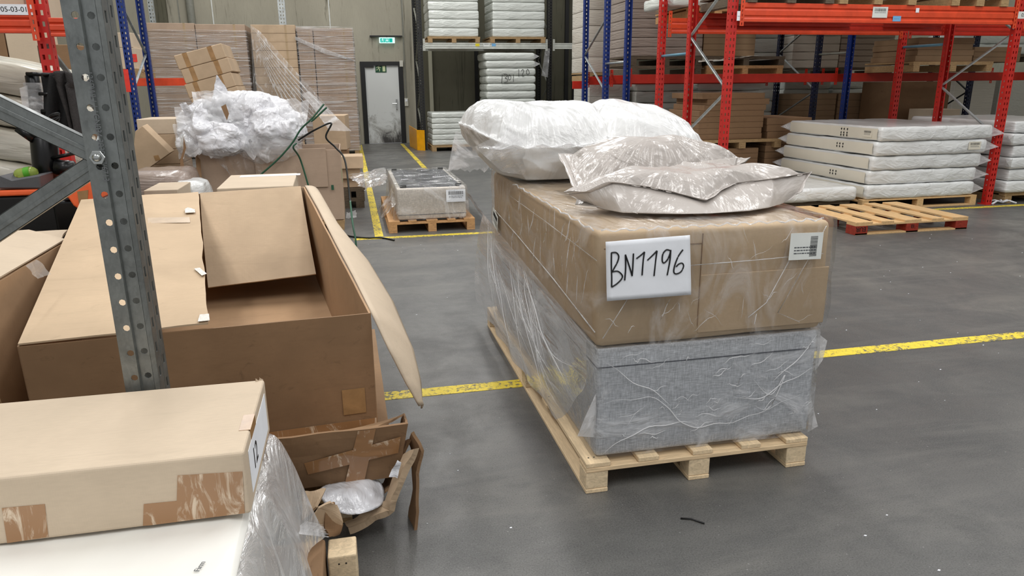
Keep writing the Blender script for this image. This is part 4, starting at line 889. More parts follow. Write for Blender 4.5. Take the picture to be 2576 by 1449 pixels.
glyphs = [[[(1293, 488), (1292, 600), (1295, 720), (1294, 798)], [(1293, 488), (1335, 487), (1358, 520), (1345, 575), (1318, 625), (1301, 660)], [(1301, 660), (1350, 655), (1388, 690), (1383, 725), (1340, 770), (1294, 800)]],
          [[(1418, 505), (1420, 600), (1418, 660), (1411, 738)], [(1418, 505), (1440, 570), (1462, 640), (1478, 698)], [(1478, 698), (1484, 620), (1490, 495)]],
          [[(1517, 541), (1560, 508), (1590, 480)], [(1590, 480), (1578, 560), (1568, 692)]], [[(1616, 556), (1665, 510), (1704, 470)], [(1704, 470), (1690, 570), (1677, 698)]],
          [[(1826, 468), (1790, 462), (1758, 500), (1752, 560), (1768, 580), (1800, 550), (1820, 505), (1830, 462)], [(1830, 462), (1822, 560), (1797, 692)]],
          [[(1943, 460), (1900, 520), (1868, 600), (1858, 660), (1880, 680), (1925, 660), (1948, 610), (1935, 582), (1905, 590), (1880, 615)]]]
for gl in glyphs:
    m = MB()
    for pl in gl:
        P = [Vector((x, y, 0)) for x, y in pl]; Q = []
        for i in range(len(P)-1):
            p0, p1, p2, p3 = P[max(i-1, 0)], P[i], P[i+1], P[min(i+2, len(P)-1)]
            for k in range(6):
                f_ = k/6; a, b, c, d = p1, (p2-p0)*.5, p0-2.5*p1+2*p2-.5*p3, (p1-p2)*1.5+(p3-p0)*.5; Q.append(a+b*f_+c*f_*f_+d*f_**3)
        Q.append(P[-1]); m.tube([bil(*pz(p.x, p.y))+Vector((0, -.0045, 0)) for p in Q], .0030, 6)
    m.build('handwritten_character', 'ink', ps)
# product labels on the package
c4 = [aY(*p, 2.612) for p in ((1990, 587), (2072, 584), (2063, 651), (1984, 655))]; ctr = (c4[0]+c4[1]+c4[2]+c4[3])/4
label_plate(bb_, ctr-bb_.location, c4[1]-c4[0], Vector((0, 0, 1)), (c4[1]-c4[0]).length, .115, 'label_paper', True, 3, vert=True)
sl = aX(1246, 553, .908); label_plate(bb_, sl-bb_.location, (0, -1, -.25), (0, -.25, 1), .17, .11, 'label_paper', True, 3)
# film skirt hanging from the package over the left side of the pallet
m = MB(); rows = []
for i in range(41):
    y = 2.66+2.4*i/40; row = []
    for j in range(15):
        v = j/14; zt_ = .86+.05*(y-2.66)/2.3 if False else .70+.10*(y-2.66)/2.2
        zb2 = .155 if y > 3.0 else .155+(3.0-y)*.9
        z = zt_+(zb2-zt_)*v; x = .905-.012-.05*v*min(1, (y-2.6)/1.2)-.04*math.sin(v*3.0)*min(1, (y-2.6)/2)+.010*math.sin(y*16+v*6+2*noise.noise(Vector((y*2, v*2, 0))))*v
        row.append((min(.898, x), y, z))
    rows.append(row)
m.grid(rows); skirt = tag(m.build('film_skirt', 'side_drape', smooth=True), 'hazy film skirt draped along the long side of the grey bed base', 'plastic film')

for k in range(22):
    i0 = 36-rnd.uniform(0, 22); i1 = max(1, i0-rnd.uniform(6, 16)); v0, v1 = rnd.uniform(.0, .35), rnd.uniform(.5, .95); pts = []
    for q in range(14):
        f_ = q/13; ii = i0+(i1-i0)*f_; vv = v0+(v1-v0)*f_+.02*math.sin(q); r0 = rows[int(ii)]; p_ = Vector(r0[min(14, int(vv*14))]).lerp(Vector(rows[min(40, int(ii)+1)][min(14, int(vv*14)+1)]), .5); pts.append(p_+Vector((-.007, 0, 0)))
    for _ in range(3): pts = [pts[0]]+[(pts[q-1]+pts[q]*2+pts[q+1])/4 for q in range(1, 13)]+[pts[-1]]
    crease(skirt, pts, rnd.uniform(.0012, .0035), 'milky_film' if k % 2 else 'film_glint')  # pale strands stand in for bright streaks along the skirt folds
# ---- bags on top of the package
zb_ = 1.162
l1 = [(.80, 4.04, 1.40), (.90, 4.00, 1.375), (1.05, 3.98, 1.365), (1.28, 3.97, 1.365), (1.46, 4.0, 1.40), (1.52, 4.25, 1.45), (1.48, 4.72, 1.42), (1.2, 4.93, 1.40), (.85, 4.92, 1.44), (.69, 4.75, 1.47), (.69, 4.35, 1.46)]
f1 = [(.97, 4.14), (1.0, 4.10), (1.08, 4.08), (1.28, 4.08), (1.42, 4.1), (1.44, 4.25), (1.40, 4.7), (1.2, 4.86), (.93, 4.82), (.90, 4.7), (.90, 4.4)]
W1 = bag(l1, (1.08, 4.42, 1.37), 1.575, zb_+.004, wr=.020, seed=1, p=5.5, foot=f1, flange=.03, n=240, rings=60, rad=34, aw=.45)
wd_ = thing('duvet_bag', 'puffy white duvet in a clear bag overhanging the package edge', 'bag', (0, 0, 0)); W1.build('duvet', 'duvet_white', wd_, smooth=True)
for pts in ([(.66, 3.97, 1.375), (.86, 3.975, 1.47), (.95, 3.97, 1.37), (.80, 3.955, 1.355)], [(.66, 3.97, 1.375), (.80, 3.955, 1.355), (.95, 3.98, 1.36), (.97, 4.05, 1.20), (.82, 4.0, 1.23)]):
    m = MB(); m.slab(pts, .002); m.build('bag_corner', 'bag_film', wd_)
m = MB(); rows = []
for i in range(30):
    x = .68+.80*i/29; rows.append([(x, 3.965-.012*abs(math.sin(i*.9)), 1.366+.010*math.sin(i*1.3)), (x, 3.93-.01*math.sin(i*.7), 1.372+.012*math.sin(i*1.1))])
m.grid(rows); m.build('bag_seam', 'milky_film', wd_, smooth=True, solid=.001)
l2 = [(1.46, 3.97, 1.40), (1.70, 3.88, 1.33), (2.0, 3.90, 1.28), (2.14, 4.05, 1.24), (2.15, 4.4, 1.27), (2.0, 4.8, 1.34), (1.75, 4.93, 1.38), (1.50, 4.85, 1.44), (1.44, 4.4, 1.47)]
f2 = [(1.56, 4.1), (1.7, 4.06), (1.88, 4.08), (1.93, 4.12), (1.93, 4.4), (1.88, 4.75), (1.72, 4.86), (1.58, 4.8), (1.52, 4.4)]
W2 = bag(l2, (1.74, 4.40, 1.33), 1.575, zb_+.004, wr=.019, seed=6, p=3.8, foot=f2, flange=.03, n=220, rings=56, rad=34, aw=.45)
wd2 = thing('duvet_bag', 'puffy white duvet in a clear bag behind the grey poly bags', 'bag', (0, 0, 0)); W2.build('duvet', 'duvet_white', wd2, smooth=True)
lg = [(1.14, 3.86, 1.33), (1.13, 3.70, 1.27), (1.10, 3.46, 1.20), (1.22, 3.44, 1.20), (1.30, 3.46, 1.235), (1.50, 3.46, 1.225), (1.70, 3.48, 1.215), (1.92, 3.50, 1.25), (2.08, 3.56, 1.31), (2.10, 3.66, 1.26), (2.05, 3.78, 1.22), (1.85, 3.83, 1.25), (1.5, 3.85, 1.30), (1.3, 3.86, 1.32)]
fg_ = [(1.24, 3.80), (1.22, 3.68), (1.20, 3.50), (1.26, 3.47), (1.34, 3.46), (1.50, 3.46), (1.70, 3.48), (1.86, 3.52), (1.92, 3.6), (1.93, 3.66), (1.92, 3.74), (1.8, 3.8), (1.5, 3.82), (1.3, 3.82)]
GM = bag(lg, (1.57, 3.64, 1.27), 1.425, zb_+.002, wr=.013, seed=11, p=2.8, foot=fg_, flange=.08, rad=44, n=260, rings=44, sharp=True)
gm = thing('mailing_bag', 'plump grey poly mailing bag between the duvets and the flatter grey bag', 'bag', (0, 0, 0)); GM.build('bag', 'grey_bag', gm, smooth=True)
m = sheet(aY(1668, 432, 3.40), aY(1850, 430, 3.40), aY(1856, 395, 3.44), aY(1735, 412, 3.46), 18, 10, .006, 9, 4); m.build('bag_flap', 'grey_bag', gm, smooth=True, solid=.002)
lf = [(.94, 3.10, 1.225), (1.02, 3.02, 1.24), (1.112, 2.985, 1.283), (1.27, 2.95, 1.262), (1.38, 2.93, 1.235), (1.50, 2.89, 1.20), (1.58, 2.93, 1.232), (1.68, 2.98, 1.258), (1.86, 2.95, 1.276), (2.12, 3.06, 1.282), (2.00, 2.96, 1.20), (2.0, 3.05, 1.20), (1.98, 3.20, 1.245), (1.88, 3.28, 1.275), (1.60, 3.33, 1.285), (1.42, 3.25, 1.27), (1.15, 3.26, 1.27)]
ffo = [(1.08, 3.12), (1.06, 3.04), (1.12, 2.90), (1.25, 2.84), (1.36, 2.80), (1.48, 2.785), (1.58, 2.79), (1.68, 2.80), (1.80, 2.85), (1.90, 2.92), (1.92, 2.94), (1.92, 3.02), (1.92, 3.15), (1.85, 3.24), (1.60, 3.28), (1.42, 3.22), (1.2, 3.22)]
GF = bag(lf, (1.50, 3.10, 1.24), 1.315, zb_+.002, sharp=True, wr=.010, seed=21, p=5.0, foot=ffo, flange=.05, n=300, rings=50, rad=30)
gf = thing('mailing_bag', 'flatter grey poly mailing bag with a folded front edge, above the paper sign', 'bag', (0, 0, 0)); GF.build('bag', 'grey_bag', gf, smooth=True)
def seam_ribbon(loop, centre, par, w=.02, n=200, lift=.006):
    L = lerp_loop(loop, n); c_ = Vector(centre); rows = []
    for i in list(range(n))+[0]:
        q = L[i]; d_ = Vector((q.x-c_.x, q.y-c_.y, 0)).normalized(); k = 1+.5*noise.noise(Vector((i*.12, 0, 3)))
        rows.append([tuple(q-d_*.006), tuple(q+d_*w*.5*k+Vector((0, 0, lift*.5))), tuple(q+d_*w*k+Vector((0, 0, lift+.008*noise.noise(Vector((i*.2, 1, 0))))))])
    m = MB(); m.grid(rows); m.build('seam_edge', 'grey_bag', par, smooth=True, solid=.0015)
seam_ribbon(lf, (1.50, 3.10, 1.24), gf, .024, lift=.010); seam_ribbon(lg, (1.57, 3.64, 1.27), gm, .03)
m = sheet((.98, 3.12, 1.168), (1.18, 2.86, 1.166), (1.16, 2.98, 1.18), (1.02, 3.2, 1.20), 12, 6, .008, 10, 3); gl_ = thing('flattened_bag', 'flat grey bag end sticking out under the flatter grey bag', 'bag', (0, 0, 0)); m.build('bag', 'grey_bag', gl_, smooth=True, solid=.002)

# ================================================================== small bed base on a pallet in the aisle
pallet('short wooden pallet under the beige bed base beside the yellow floor line', .365, 1.41, 8.57, 10.7, 0, .144, 'y', 5, 'wood_orange', 'wood_orange', 'wood_orange')
sb = thing('upholstered_divan', 'beige upholstered bed base upside down in clear film beside the yellow line', 'bed base', (.90, 9.66, .146))
soft_box(.83, 2.06, .375, .02, 12, .003, 3, 2).build('upholstery', 'beige_linen', sb, smooth=True, merge=True)
m = MB(); m.box(-.37, .37, -.95, .97, .374, .382); m.build('underside_cloth', 'dark_linen', sb)
m = MB(); m.box(-.415, .415, -1.033, -1.029, .055, .06); m.build('seam', 'dark_linen', sb)
for x in (-.33, .34):
    for y in (-.93, .9): m = MB(); m.box(x-.035, x+.035, y-.03, y+.03, .382, .405); m.build('foot', 'black_plastic', sb)
film_shell(sb, .83, 2.06, .385, 'clear_film', 12, .012, .010, .05)
sh = sheet((-.52, -.8, .40), (-.44, .95, .42), (-1.0, .75, .36), (-.75, -.2, .25), 22, 14, .03, 5, 3, ragged=.3); sh.build('loose_film', 'milky_film', sb, smooth=True)
sh = sheet((-.43, -1.04, .20), (-.43, -.3, .30), (-.62, -.4, .02), (-.60, -1.15, .03), 16, 12, .02, 6, 5, ragged=.3); sh.build('loose_film', 'clear_film', sb, smooth=True)
sh = sheet((.43, -1.0, .32), (.43, .9, .40), (.78, .7, -.02), (.72, -1.1, -.12), 22, 14, .025, 4, 7, ragged=.2); sh.build('loose_film', 'clear_film', sb, smooth=True)
label_plate(sb, Vector(((1.083+1.295)/2-.90, -1.052, .42-.146)), (1, 0, 0), (0, 0, 1), .235, .15, 'paper', True, 2)
sheet((.70, 4.97, 1.40), (.95, 4.97, 1.34), (.95, 4.99, 1.12), (.64, 4.99, 1.14), 18, 14, .03, 8, 9, ragged=.2).build('bag_end', 'milky_film', bpy.data.objects['duvet_bag'], smooth=True)

# ================================================================== wrapped stacks at the back left
SY = 19.4
bA = [aY(q, 70, SY).x for q in (369, 489, 491, 616)]; ztop = 3.18; lay = 15; zb0 = .16; hL = (ztop-zb0)/lay
def column(where, x0, x1, n, z1, mat='card_brown', y0=SY, y1=SY+1.2, side=None):
    hh = (z1-zb0)/n
    for k in range(n):
        kk = n-1-k; carton('flat_carton', 'flat brown carton, %s in the %s' % (ORD[kk], where), x0, x1, y0+.004*(k % 2), y1, zb0+k*hh+.0015, zb0+(k+1)*hh-.0015, mat, None, kk < 9)
column('first column beside the blue upright', bA[0], bA[1], 15, ztop+.02)
column('second column from the blue upright', bA[2], bA[3], 15, ztop)
far_pallet('pallet under the wide wrapped carton stack by the blue uprights', bA[0], bA[3], SY, SY+1.2, 0, .158, 'wood_tan')
bBx = [aY(q, 70, SY).x for q in (630, 742)]; column('bare middle column with torn film', bBx[0], bBx[1], 15, ztop, 'card')
far_pallet('pallet under the middle carton stack', bBx[0], bBx[1], SY, SY+1.2, 0, .158, 'wood_tan')
bC = [aY(q, 80, SY).x for q in (747, 786, 788, 886)]
column('narrow column of the stack by the door', bC[0], bC[1], 15, ztop-.06); column('wide column of the stack by the door', bC[2], bC[3], 15, ztop-.07)
far_pallet('pallet under the wrapped carton stack by the exit door', bC[0], bC[3], SY, SY+1.2, 0, .158, 'wood_tan')
def stack_film(label, x0, x1, z0, z1, seed):
    o = thing('stretch_film', label, 'plastic film', ((x0+x1)/2, SY+.6, z0)); film_shell(o, x1-x0, 1.2, z1-z0, 'stretch_film', seed, .02, .012, topopen=True, name='film_wrap')
stack_film('clear stretch film around the wide carton stack by the blue uprights', bA[0], bA[3], .1, ztop-.15, 3)
stack_film('clear stretch film around the carton stack by the exit door', bC[0], bC[3], .1, ztop-.05, 4)
yy = SY-.06
q = [aY(630, 62, yy), aY(655, 80, yy), aY(880, 330, yy-.5), aY(640, 300, yy)]
tag(sheet(q[0], q[1], q[2], q[3], 26, 30, .03, 3, 6, fold=.02, nf=5).build('stretch_film', 'veil_film', smooth=True), 'torn stretch film sagging diagonally across the middle carton stack', 'plastic film')
veil = bpy.data.objects['stretch_film.002'] if 'stretch_film.002' in bpy.data.objects else None
if veil:
    for k in range(9):
        a_ = aY(628+k*2, 62+k*6, yy-.03); b_ = aY(884-k*16, 338-k*3, yy-.5); crease(veil, [a_.lerp(b_, i/12)+Vector((0, -.05, -.35*math.sin(math.pi*i/12)*(.3+.08*k)+.03*noise.noise(Vector((i*.6, k, 0))))) for i in range(13)], .010 if k else .018, 'milky_film')
m = MB(); a, b = aY(742, 92, yy), aY(888, 150, yy)
for k in range(7): m.tube([a+Vector((0, 0, -.012*k)), (a+b)/2+Vector((0, -.02, -.02-.018*k)), b+Vector((0, 0, -.004*k))], .006, 5)
tag(m.build('film_strand', 'milky_film', smooth=True), 'stretched white film strand across the top of the stack beside the door', 'plastic film')
for px_a, px_b in ((374, 388), (700, 718)):
    xa, xc = aY(px_a, 30, 21.2).x, aY(px_b, 30, 21.2).x; gt = thing('rack_post', ('pale perforated steel post behind the stack beside the blue uprights', 'pale perforated steel post rising behind the middle carton stack')[px_a > 500], 'post', ((xa+xc)/2, 21.2, 0)); post_mb(xc-xa, .09, .0, 5.2, .09, .012, .02, [-.035, .035], rnd=False, cr=False).build('post', 'galv_far', gt, solid=.003)
# partly wrapped carton in the torn film
q0, q1 = aY(790, 295, 11.7), aY(872, 290, 11.7)
carton('carton', 'brown carton caught in loose film between the film heap and the wrapped stack', q0.x, q1.x, 11.7, 12.3, .75, q1.z, 'card', None, False, rz=-.1)
carton('carton', 'brown carton under the one caught in loose film', q0.x, q1.x, 11.7, 12.3, .0, .748, 'card_dark', None, False)
q = [aY(640, 150, 11.5), aY(672, 95, 12.0), aY(884, 300, 10.95), aY(800, 300, 10.9)]
tag(sheet(aY(760, 235, 11.2), aY(778, 228, 11.2), aY(884, 330, 10.9), aY(830, 330, 10.9), 16, 20, .02, 5, 2).build('stretch_film', 'milky_film', smooth=True), 'loose clear film hanging off the carton behind the black strap', 'plastic film')

# ================================================================== cartons left of the heap
a = aY(436, 140, 10.4); b = aY(556, 108, 10.4); ang = math.atan2(b.z-a.z, b.x-a.x); wl = (b-a).length
for k in range(5):
    h_ = .185; t_ = thing('flat_carton', 'tilted brown carton, %s of the leaning pile above the film heap' % ORD[k], 'box', (0, 0, 0))
    ux = Vector((math.cos(ang), 0, math.sin(ang))); uz = Vector((-math.sin(ang), 0, math.cos(ang)))
    o_ = a - uz*(h_*(k+1)) + ux*(.015*math.sin(k*2)); M = Matrix(((ux.x, 0, uz.x, o_.x), (0, 1, 0, o_.y), (ux.z, 0, uz.z, o_.z), (0, 0, 0, 1))); t_.matrix_world = M
    m = MB(); m.box(0, wl, 0, .75, .002, h_-.002); m.build('body', 'card', t_, bevel=.008)
    m = MB()
    for c in (.22, .74): m.box(wl*c-.03, wl*c+.03, -.002, 0, .004, h_-.004); m.box(wl*c-.03, wl*c+.03, -.002, .75, h_-.002, h_-.0005)
    m.build('packing_tape', 'mottled_tape', t_)
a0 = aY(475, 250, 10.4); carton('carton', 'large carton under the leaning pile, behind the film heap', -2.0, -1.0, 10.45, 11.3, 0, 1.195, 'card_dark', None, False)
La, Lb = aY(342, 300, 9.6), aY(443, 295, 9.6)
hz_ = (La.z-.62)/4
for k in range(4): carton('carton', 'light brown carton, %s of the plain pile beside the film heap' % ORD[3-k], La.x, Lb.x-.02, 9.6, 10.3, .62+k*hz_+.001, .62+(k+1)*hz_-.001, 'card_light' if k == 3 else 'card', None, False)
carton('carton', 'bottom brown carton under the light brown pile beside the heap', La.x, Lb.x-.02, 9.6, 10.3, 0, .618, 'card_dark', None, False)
sd = thing('flat_carton', 'flat carton standing on its corner in front of the light brown pile', 'box', (0, 0, 0)); Yd = 9.3
q = [aY(340, 330, Yd), aY(358, 317, Yd), aY(428, 385, Yd), aY(350, 440, Yd), aY(330, 425, Yd)]
m = MB(); m.slab(q, .03, (.03, .12, .02)); m.build('body', 'card', sd, bevel=.004)
m = MB(); q2_ = [aY(386, 392, Yd-.002), aY(398, 390, Yd-.002), aY(404, 402, Yd-.002), aY(391, 405, Yd-.002)]; m.slab(q2_, .001, (0, -.001, 0)); m.build('packing_tape', 'mottled_tape', sd)
wl_ = thing('wrapped_bundle', 'rounded brown bundle in shiny film beside the heap carton', 'bundle', (aY(405, 440, 8.4).x, 8.45, .35)); soft_box(.66, .7, .52, .12, 12, .02, 4, 4).build('bundle', 'wrapped_brown', wl_, smooth=True, merge=True)
soft_box(.30, .5, .42, .1, 10, .03, 5, 7).build('white_filling', 'mattress_white', wl_, smooth=True, merge=True).location = (.36, -.25, 0)
carton('carton', 'low brown carton under the rounded film bundle', -2.35, -1.7, 8.1, 8.8, 0, .348, 'card_dark', None, False)
cx_ = aY(405, 478, 7.6); carton('carton', 'low light carton just behind the rim of the open box', aY(362, 490, 7.4).x, aY(447, 480, 7.4).x, 7.4, 8.0, 0, aY(400, 478, 7.4).z, 'card_light', None, False)

q0, q1 = aY(540, 474, 5.6), aY(733, 466, 5.6)
lcb = carton('carton', 'light carton with a white label strip, just behind the rear flap of the open box', q0.x, q1.x, 5.6, 6.45, q0.z-.3, q0.z, 'card_light', None, False, rz=.03)
m = MB(); m.box(-.18, .30, .24, .36, .3005, .302); m.build('label', 'paper', lcb)
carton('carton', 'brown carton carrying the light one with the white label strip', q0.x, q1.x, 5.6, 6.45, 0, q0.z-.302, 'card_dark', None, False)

# ================================================================== film heap on the big carton
hy = 8.96; L0, R0 = aY(490, 390, hy).x, -.15
bc = thing('big_carton', 'big brown carton with a flap folded down, under the crumpled film heap', 'box', ((L0+R0)/2, hy, 0)); w_ = R0-L0; m = MB()
m.box(-w_/2, w_/2, 0, .012, .13, .98); m.box(-w_/2, w_/2, .95, .962, .13, .98); m.box(-w_/2, -w_/2+.012, .012, .95, .13, .98); m.box(w_/2-.012, w_/2, .012, .95, .13, .98); m.box(-w_/2+.02, w_/2-.02, .02, .94, .12, .13); m.build('body', 'card_brown', bc, bevel=.003)
ty = aY(830, 470, hy-.02).z; x2 = aY(826, 465, hy).x-(L0+R0)/2
m = MB(); m.box(aY(640, 400, hy).x-(L0+R0)/2, x2, -.02, -.006, ty, 1.0); m.build('front_flap', 'card_brown', bc, bevel=.003)
m = MB(); m.slab([(-w_/2+.02, -.02, .95), (-w_/2+.02, -.3, .55), (-w_/2+.08, -.25, .50), (-w_/2+.05, -.01, .9)], .008); m.build('side_flap', 'card_dark', bc)
m = MB(); m.box(w_/2-.13, w_/2-.1, -.023, -.0205, .5, .56); m.build('green_sticker', 'strap_green', bc)
m = MB(); px_ = (w_/2+.0005); m.box(px_, px_+.001, .25, .40, .55, .72); m.build('green_sticker', 'bottle_label', bc)
far_pallet('pallet under the big brown carton with the film heap', L0, R0, hy+.0, hy+.95, 0, .12, 'wood_tan')
hp_ = thing('film_heap', 'heap of crumpled white plastic film on the big brown carton', 'plastic film', (0, 0, 0))
def lump(c, r, mat, seed, nu=110, nv=64, amp=.10, sc=2.3, cut=None, name='crumpled_film'):
    c = Vector(c); rows = []
    for j in range(nv+1):
        ph = math.pi*j/nv; row = []
        for i in range(nu):
            th = 2*math.pi*i/nu; d = Vector((math.sin(ph)*math.cos(th), math.sin(ph)*math.sin(th), math.cos(ph)))
            dd_ = Vector((d.x, d.y, d.z*.55)); k = 1+amp*2.4*noise.noise(d*sc*.6+Vector((seed, 0, 0)))+amp*.8*(1-abs(noise.noise(dd_*sc*.9+Vector((0, seed, 0))))*3.2)+amp*.20*(1-abs(noise.noise(dd_*sc*2.6+Vector((0, seed, 3))))*3)
            p = c+Vector((d.x*r[0]*k, d.y*r[1]*k, d.z*r[2]*k))
            if cut is not None and p.z < cut: p.z = cut+(p.z-cut)*.04
            row.append(tuple(p))
        rows.append(row)
    m = MB(); m.grid(rows, closed=True); return m.build(name, mat, hp_, smooth=True)
hc = aY(600, 300, 9.25)
for args in (((aY(520, 325, 9.2).x, 9.25, 1.25), (.33, .4, .28), 'crumpled_film', 1), ((aY(620, 300, 9.2).x, 9.4, 1.32), (.50, .45, .36), 'crumpled_film', 2), ((aY(690, 330, 9.1).x, 9.2, 1.24), (.36, .38, .24), 'crumpled_film', 3),
             ((aY(560, 350, 9.0).x, 9.0, 1.12), (.32, .25, .20), 'crumpled_film', 6), ((aY(680, 370, 8.95).x, 8.98, 1.04), (.33, .15, .18), 'milky_film', 5), ((aY(480, 375, 8.95).x, 9.0, 1.10), (.16, .2, .14), 'milky_film', 8)):
    lump(args[0], args[1], args[2], args[3])
rh = random.Random(4)
for k in range(14):
    cx_, cz_ = aY(rh.uniform(470, 740), 300, 9.0).x, rh.uniform(1.14, 1.50); u_ = rh.uniform(-.5, .5); sx_, sz_ = rh.uniform(.16, .30), rh.uniform(.12, .22)
    yy_ = 8.80+max(0, (cz_-1.2))*.55
    sheet((cx_-sx_, yy_+.16, cz_+sz_+u_*.1), (cx_+sx_, yy_+.18, cz_+sz_-u_*.1), (cx_+sx_*.8, yy_-.02, cz_-sz_-u_*.1), (cx_-sx_*.8, yy_-.03, cz_-sz_+u_*.1), 34, 30, .06, 4.2, k*3.1, fold=.025, nf=1.5, ragged=.25).build('crumpled_sheet', 'milky_film', hp_, smooth=True)
tp = aY(545, 190, 9.35); m = MB()
m.grid([[(tp.x+(.0+.22*j/8)*i/10-(.1*(1-j/8))*i/10+nz((i*.3, j*.3, 0), 1.5, .03, 2), 9.33+.04*j/8*i/10, tp.z-.36*i/10+nz((i*.4, j*.4, 0), 1, .02, 5)) for j in range(9)] for i in range(11)]); m.build('film_peak', 'crumpled_film', hp_, smooth=True)
tp = aY(452, 262, 9.0); sheet((tp.x, 8.98, tp.z), (tp.x+.07, 8.98, tp.z+.02), (tp.x+.16, 9.0, tp.z-.17), (tp.x+.05, 9.0, tp.z-.14), 8, 8, .015, 8, 3).build('film_peak', 'crumpled_film', hp_, smooth=True)
for (xa, xb, xc, xd, yb) in ((508, 560, 575, 590, 440), (560, 610, 640, 600, 440), (610, 650, 668, 618, 445)):
    sheet(aY(xa, 370, 8.86), aY(xb, 370, 8.86), aY(xc, yb, 8.9), aY(xd, yb+10, 8.9), 14, 22, .02, 9, xa*.01, fold=.02, nf=2.5, ragged=.15).build('hanging_film', 'clear_film', hp_, smooth=True)
sheet(aY(600, 360, 8.8), aY(760, 350, 8.84), aY(745, 368, 8.85), aY(672, 412, 8.86), 22, 16, .02, 7, 4).build('hanging_film', 'milky_film', hp_, smooth=True)
sheet(aY(460, 380, 8.8), aY(475, 380, 8.8), aY(500, 470, 8.6), aY(458, 480, 8.6), 8, 20, .02, 7, 8, fold=.01).build('hanging_film', 'clear_film', hp_, smooth=True)
q = [aY(548, 258, 8.9), aY(570, 262, 8.9), aY(577, 290, 8.9), aY(572, 305, 8.9)]
m = MB(); m.slab([aY(556, 268, 8.72), aY(568, 262, 8.72), aY(576, 286, 8.72), aY(571, 303, 8.72), aY(566, 292, 8.72)], .006, (0, .006, 0)); tag(m.build('cardboard_scrap', 'card_dark'), 'small brown cardboard scrap sticking out of the film heap', 'scrap')
m = MB(); m.slab([aY(462, 345, 8.65), aY(468, 372, 8.65), aY(460, 400, 8.65), aY(466, 440, 8.65), aY(455, 445, 8.65), aY(453, 405, 8.65), aY(461, 375, 8.65)], .005, (0, .005, 0)); tag(m.build('cardboard_scrap', 'card_dark'), 'dark cardboard strip hanging from the film heap beside the black gap', 'scrap')
def strap(label, pts, mat, Y=8.7, w=.02):
    P = [aY(x, y, Yy) if Yy else aG(x, y, .006) for x, y, Yy in pts]; m = MB(); Q = catmull_open(P, 10)
    for i in range(len(Q)-1): pass
    rows = []
    for i, p in enumerate(Q):
        t_ = (Q[min(i+1, len(Q)-1)]-Q[max(i-1, 0)]).normalized(); s_ = t_.cross(Vector((0, 1, .15))).normalized()
        if abs(p.z) < .02 and i > len(Q)*.8: s_ = t_.cross(Vector((0, 0, 1))).normalized()
        rows.append([tuple(p-s_*w/2), tuple(p+s_*w/2)])
    m.grid(rows); tag(m.build('packing_strap', mat, smooth=True, solid=.0025), label, 'strap')
def catmull_open(P, k):
    Q = []
    for i in range(len(P)-1):
        p0, p1, p2, p3 = P[max(i-1, 0)], P[i], P[i+1], P[min(i+2, len(P)-1)]
        for j in range(k):
            f_ = j/k; a, b, c, d = p1, (p2-p0)*.5, p0-2.5*p1+2*p2-.5*p3, (p1-p2)*1.5+(p3-p0)*.5; Q.append(a+b*f_+c*f_*f_+d*f_**3)
    return Q+[P[-1]]
strap('green strap rising highest out of the film heap', [(815, 262, 8.7), (785, 298, 8.68), (757, 325, 8.7), (735, 360, 8.72), (700, 400, 8.75), (655, 440, 8.8)], 'strap_green')
strap('green strap looping over the big carton with its end on the carton front', [(746, 360, 8.72), (738, 372, 8.72), (755, 400, 8.85), (776, 468, 8.85)], 'strap_green')
strap('black strap looping from the heap down to the floor', [(750, 353, 8.7), (790, 328, 8.6), (833, 310, 8.6), (820, 345, 8.6), (845, 372, 8.6), (868, 405, 8.5), (880, 500, 8.3), (883, 520, 8.2)], 'strap_black')
strap('green strap hanging beside the big carton with its end on the floor', [(881, 505, 8.2), (887, 560, 7.95), (894, 600, 7.85), (896, 624, None)], 'strap_green')
strap('short green strap end on top of the heap beside the tall one', [(822, 270, 8.6), (790, 300, 8.62), (782, 305, 8.62)], 'strap_green')
P = [aG(*q_, .012) for q_ in ((862, 586), (880, 594), (920, 598), (960, 598), (992, 604))]; m = MB(); m.tube(catmull_open(P, 6), .010, 5); tag(m.build('packing_strap', 'strap_black', smooth=True), 'black strap lying flat on the floor by the yellow line corner', 'strap')
# small cartons on an old pallet
far_pallet('old dark pallet under the small cartons beside the aisle line', -.38, .14, 10.6, 11.6, .15, .14, 'wood_old'); far_pallet('lower old pallet on the floor beside the aisle line', -.38, .13, 10.6, 11.6, 0, .148, 'wood_old')
c5 = [('top small carton beside the aisle line', -.36, .14, .575, .75), ('second small carton beside the aisle line', -.36, .09, .43, .57), ('third small carton beside the aisle line', -.36, .11, .295, .425)]
for k, (lb, xa, xc, za, zc) in enumerate(c5): carton('small_carton', lb, xa, xc, 10.55+.05*k, 11.0, za, zc, 'card', None, False)
m = sheet(aG(870, 535, .06), aG(895, 528, .05), aG(898, 545, .015), aG(872, 548, .015), 8, 8, .02, 9, 3); tag(m.build('film_scrap', 'milky_film', smooth=True), 'scrap of white film on the floor by the big carton', 'plastic film')
m = sheet(aG(918, 445, .02), aG(932, 447, .02), aG(935, 470, .02), aG(922, 468, .02), 8, 8, .015, 9, 5); tag(m.build('film_scrap', 'milky_film', smooth=True), 'shreds of film on the floor at the yellow aisle line', 'plastic film')

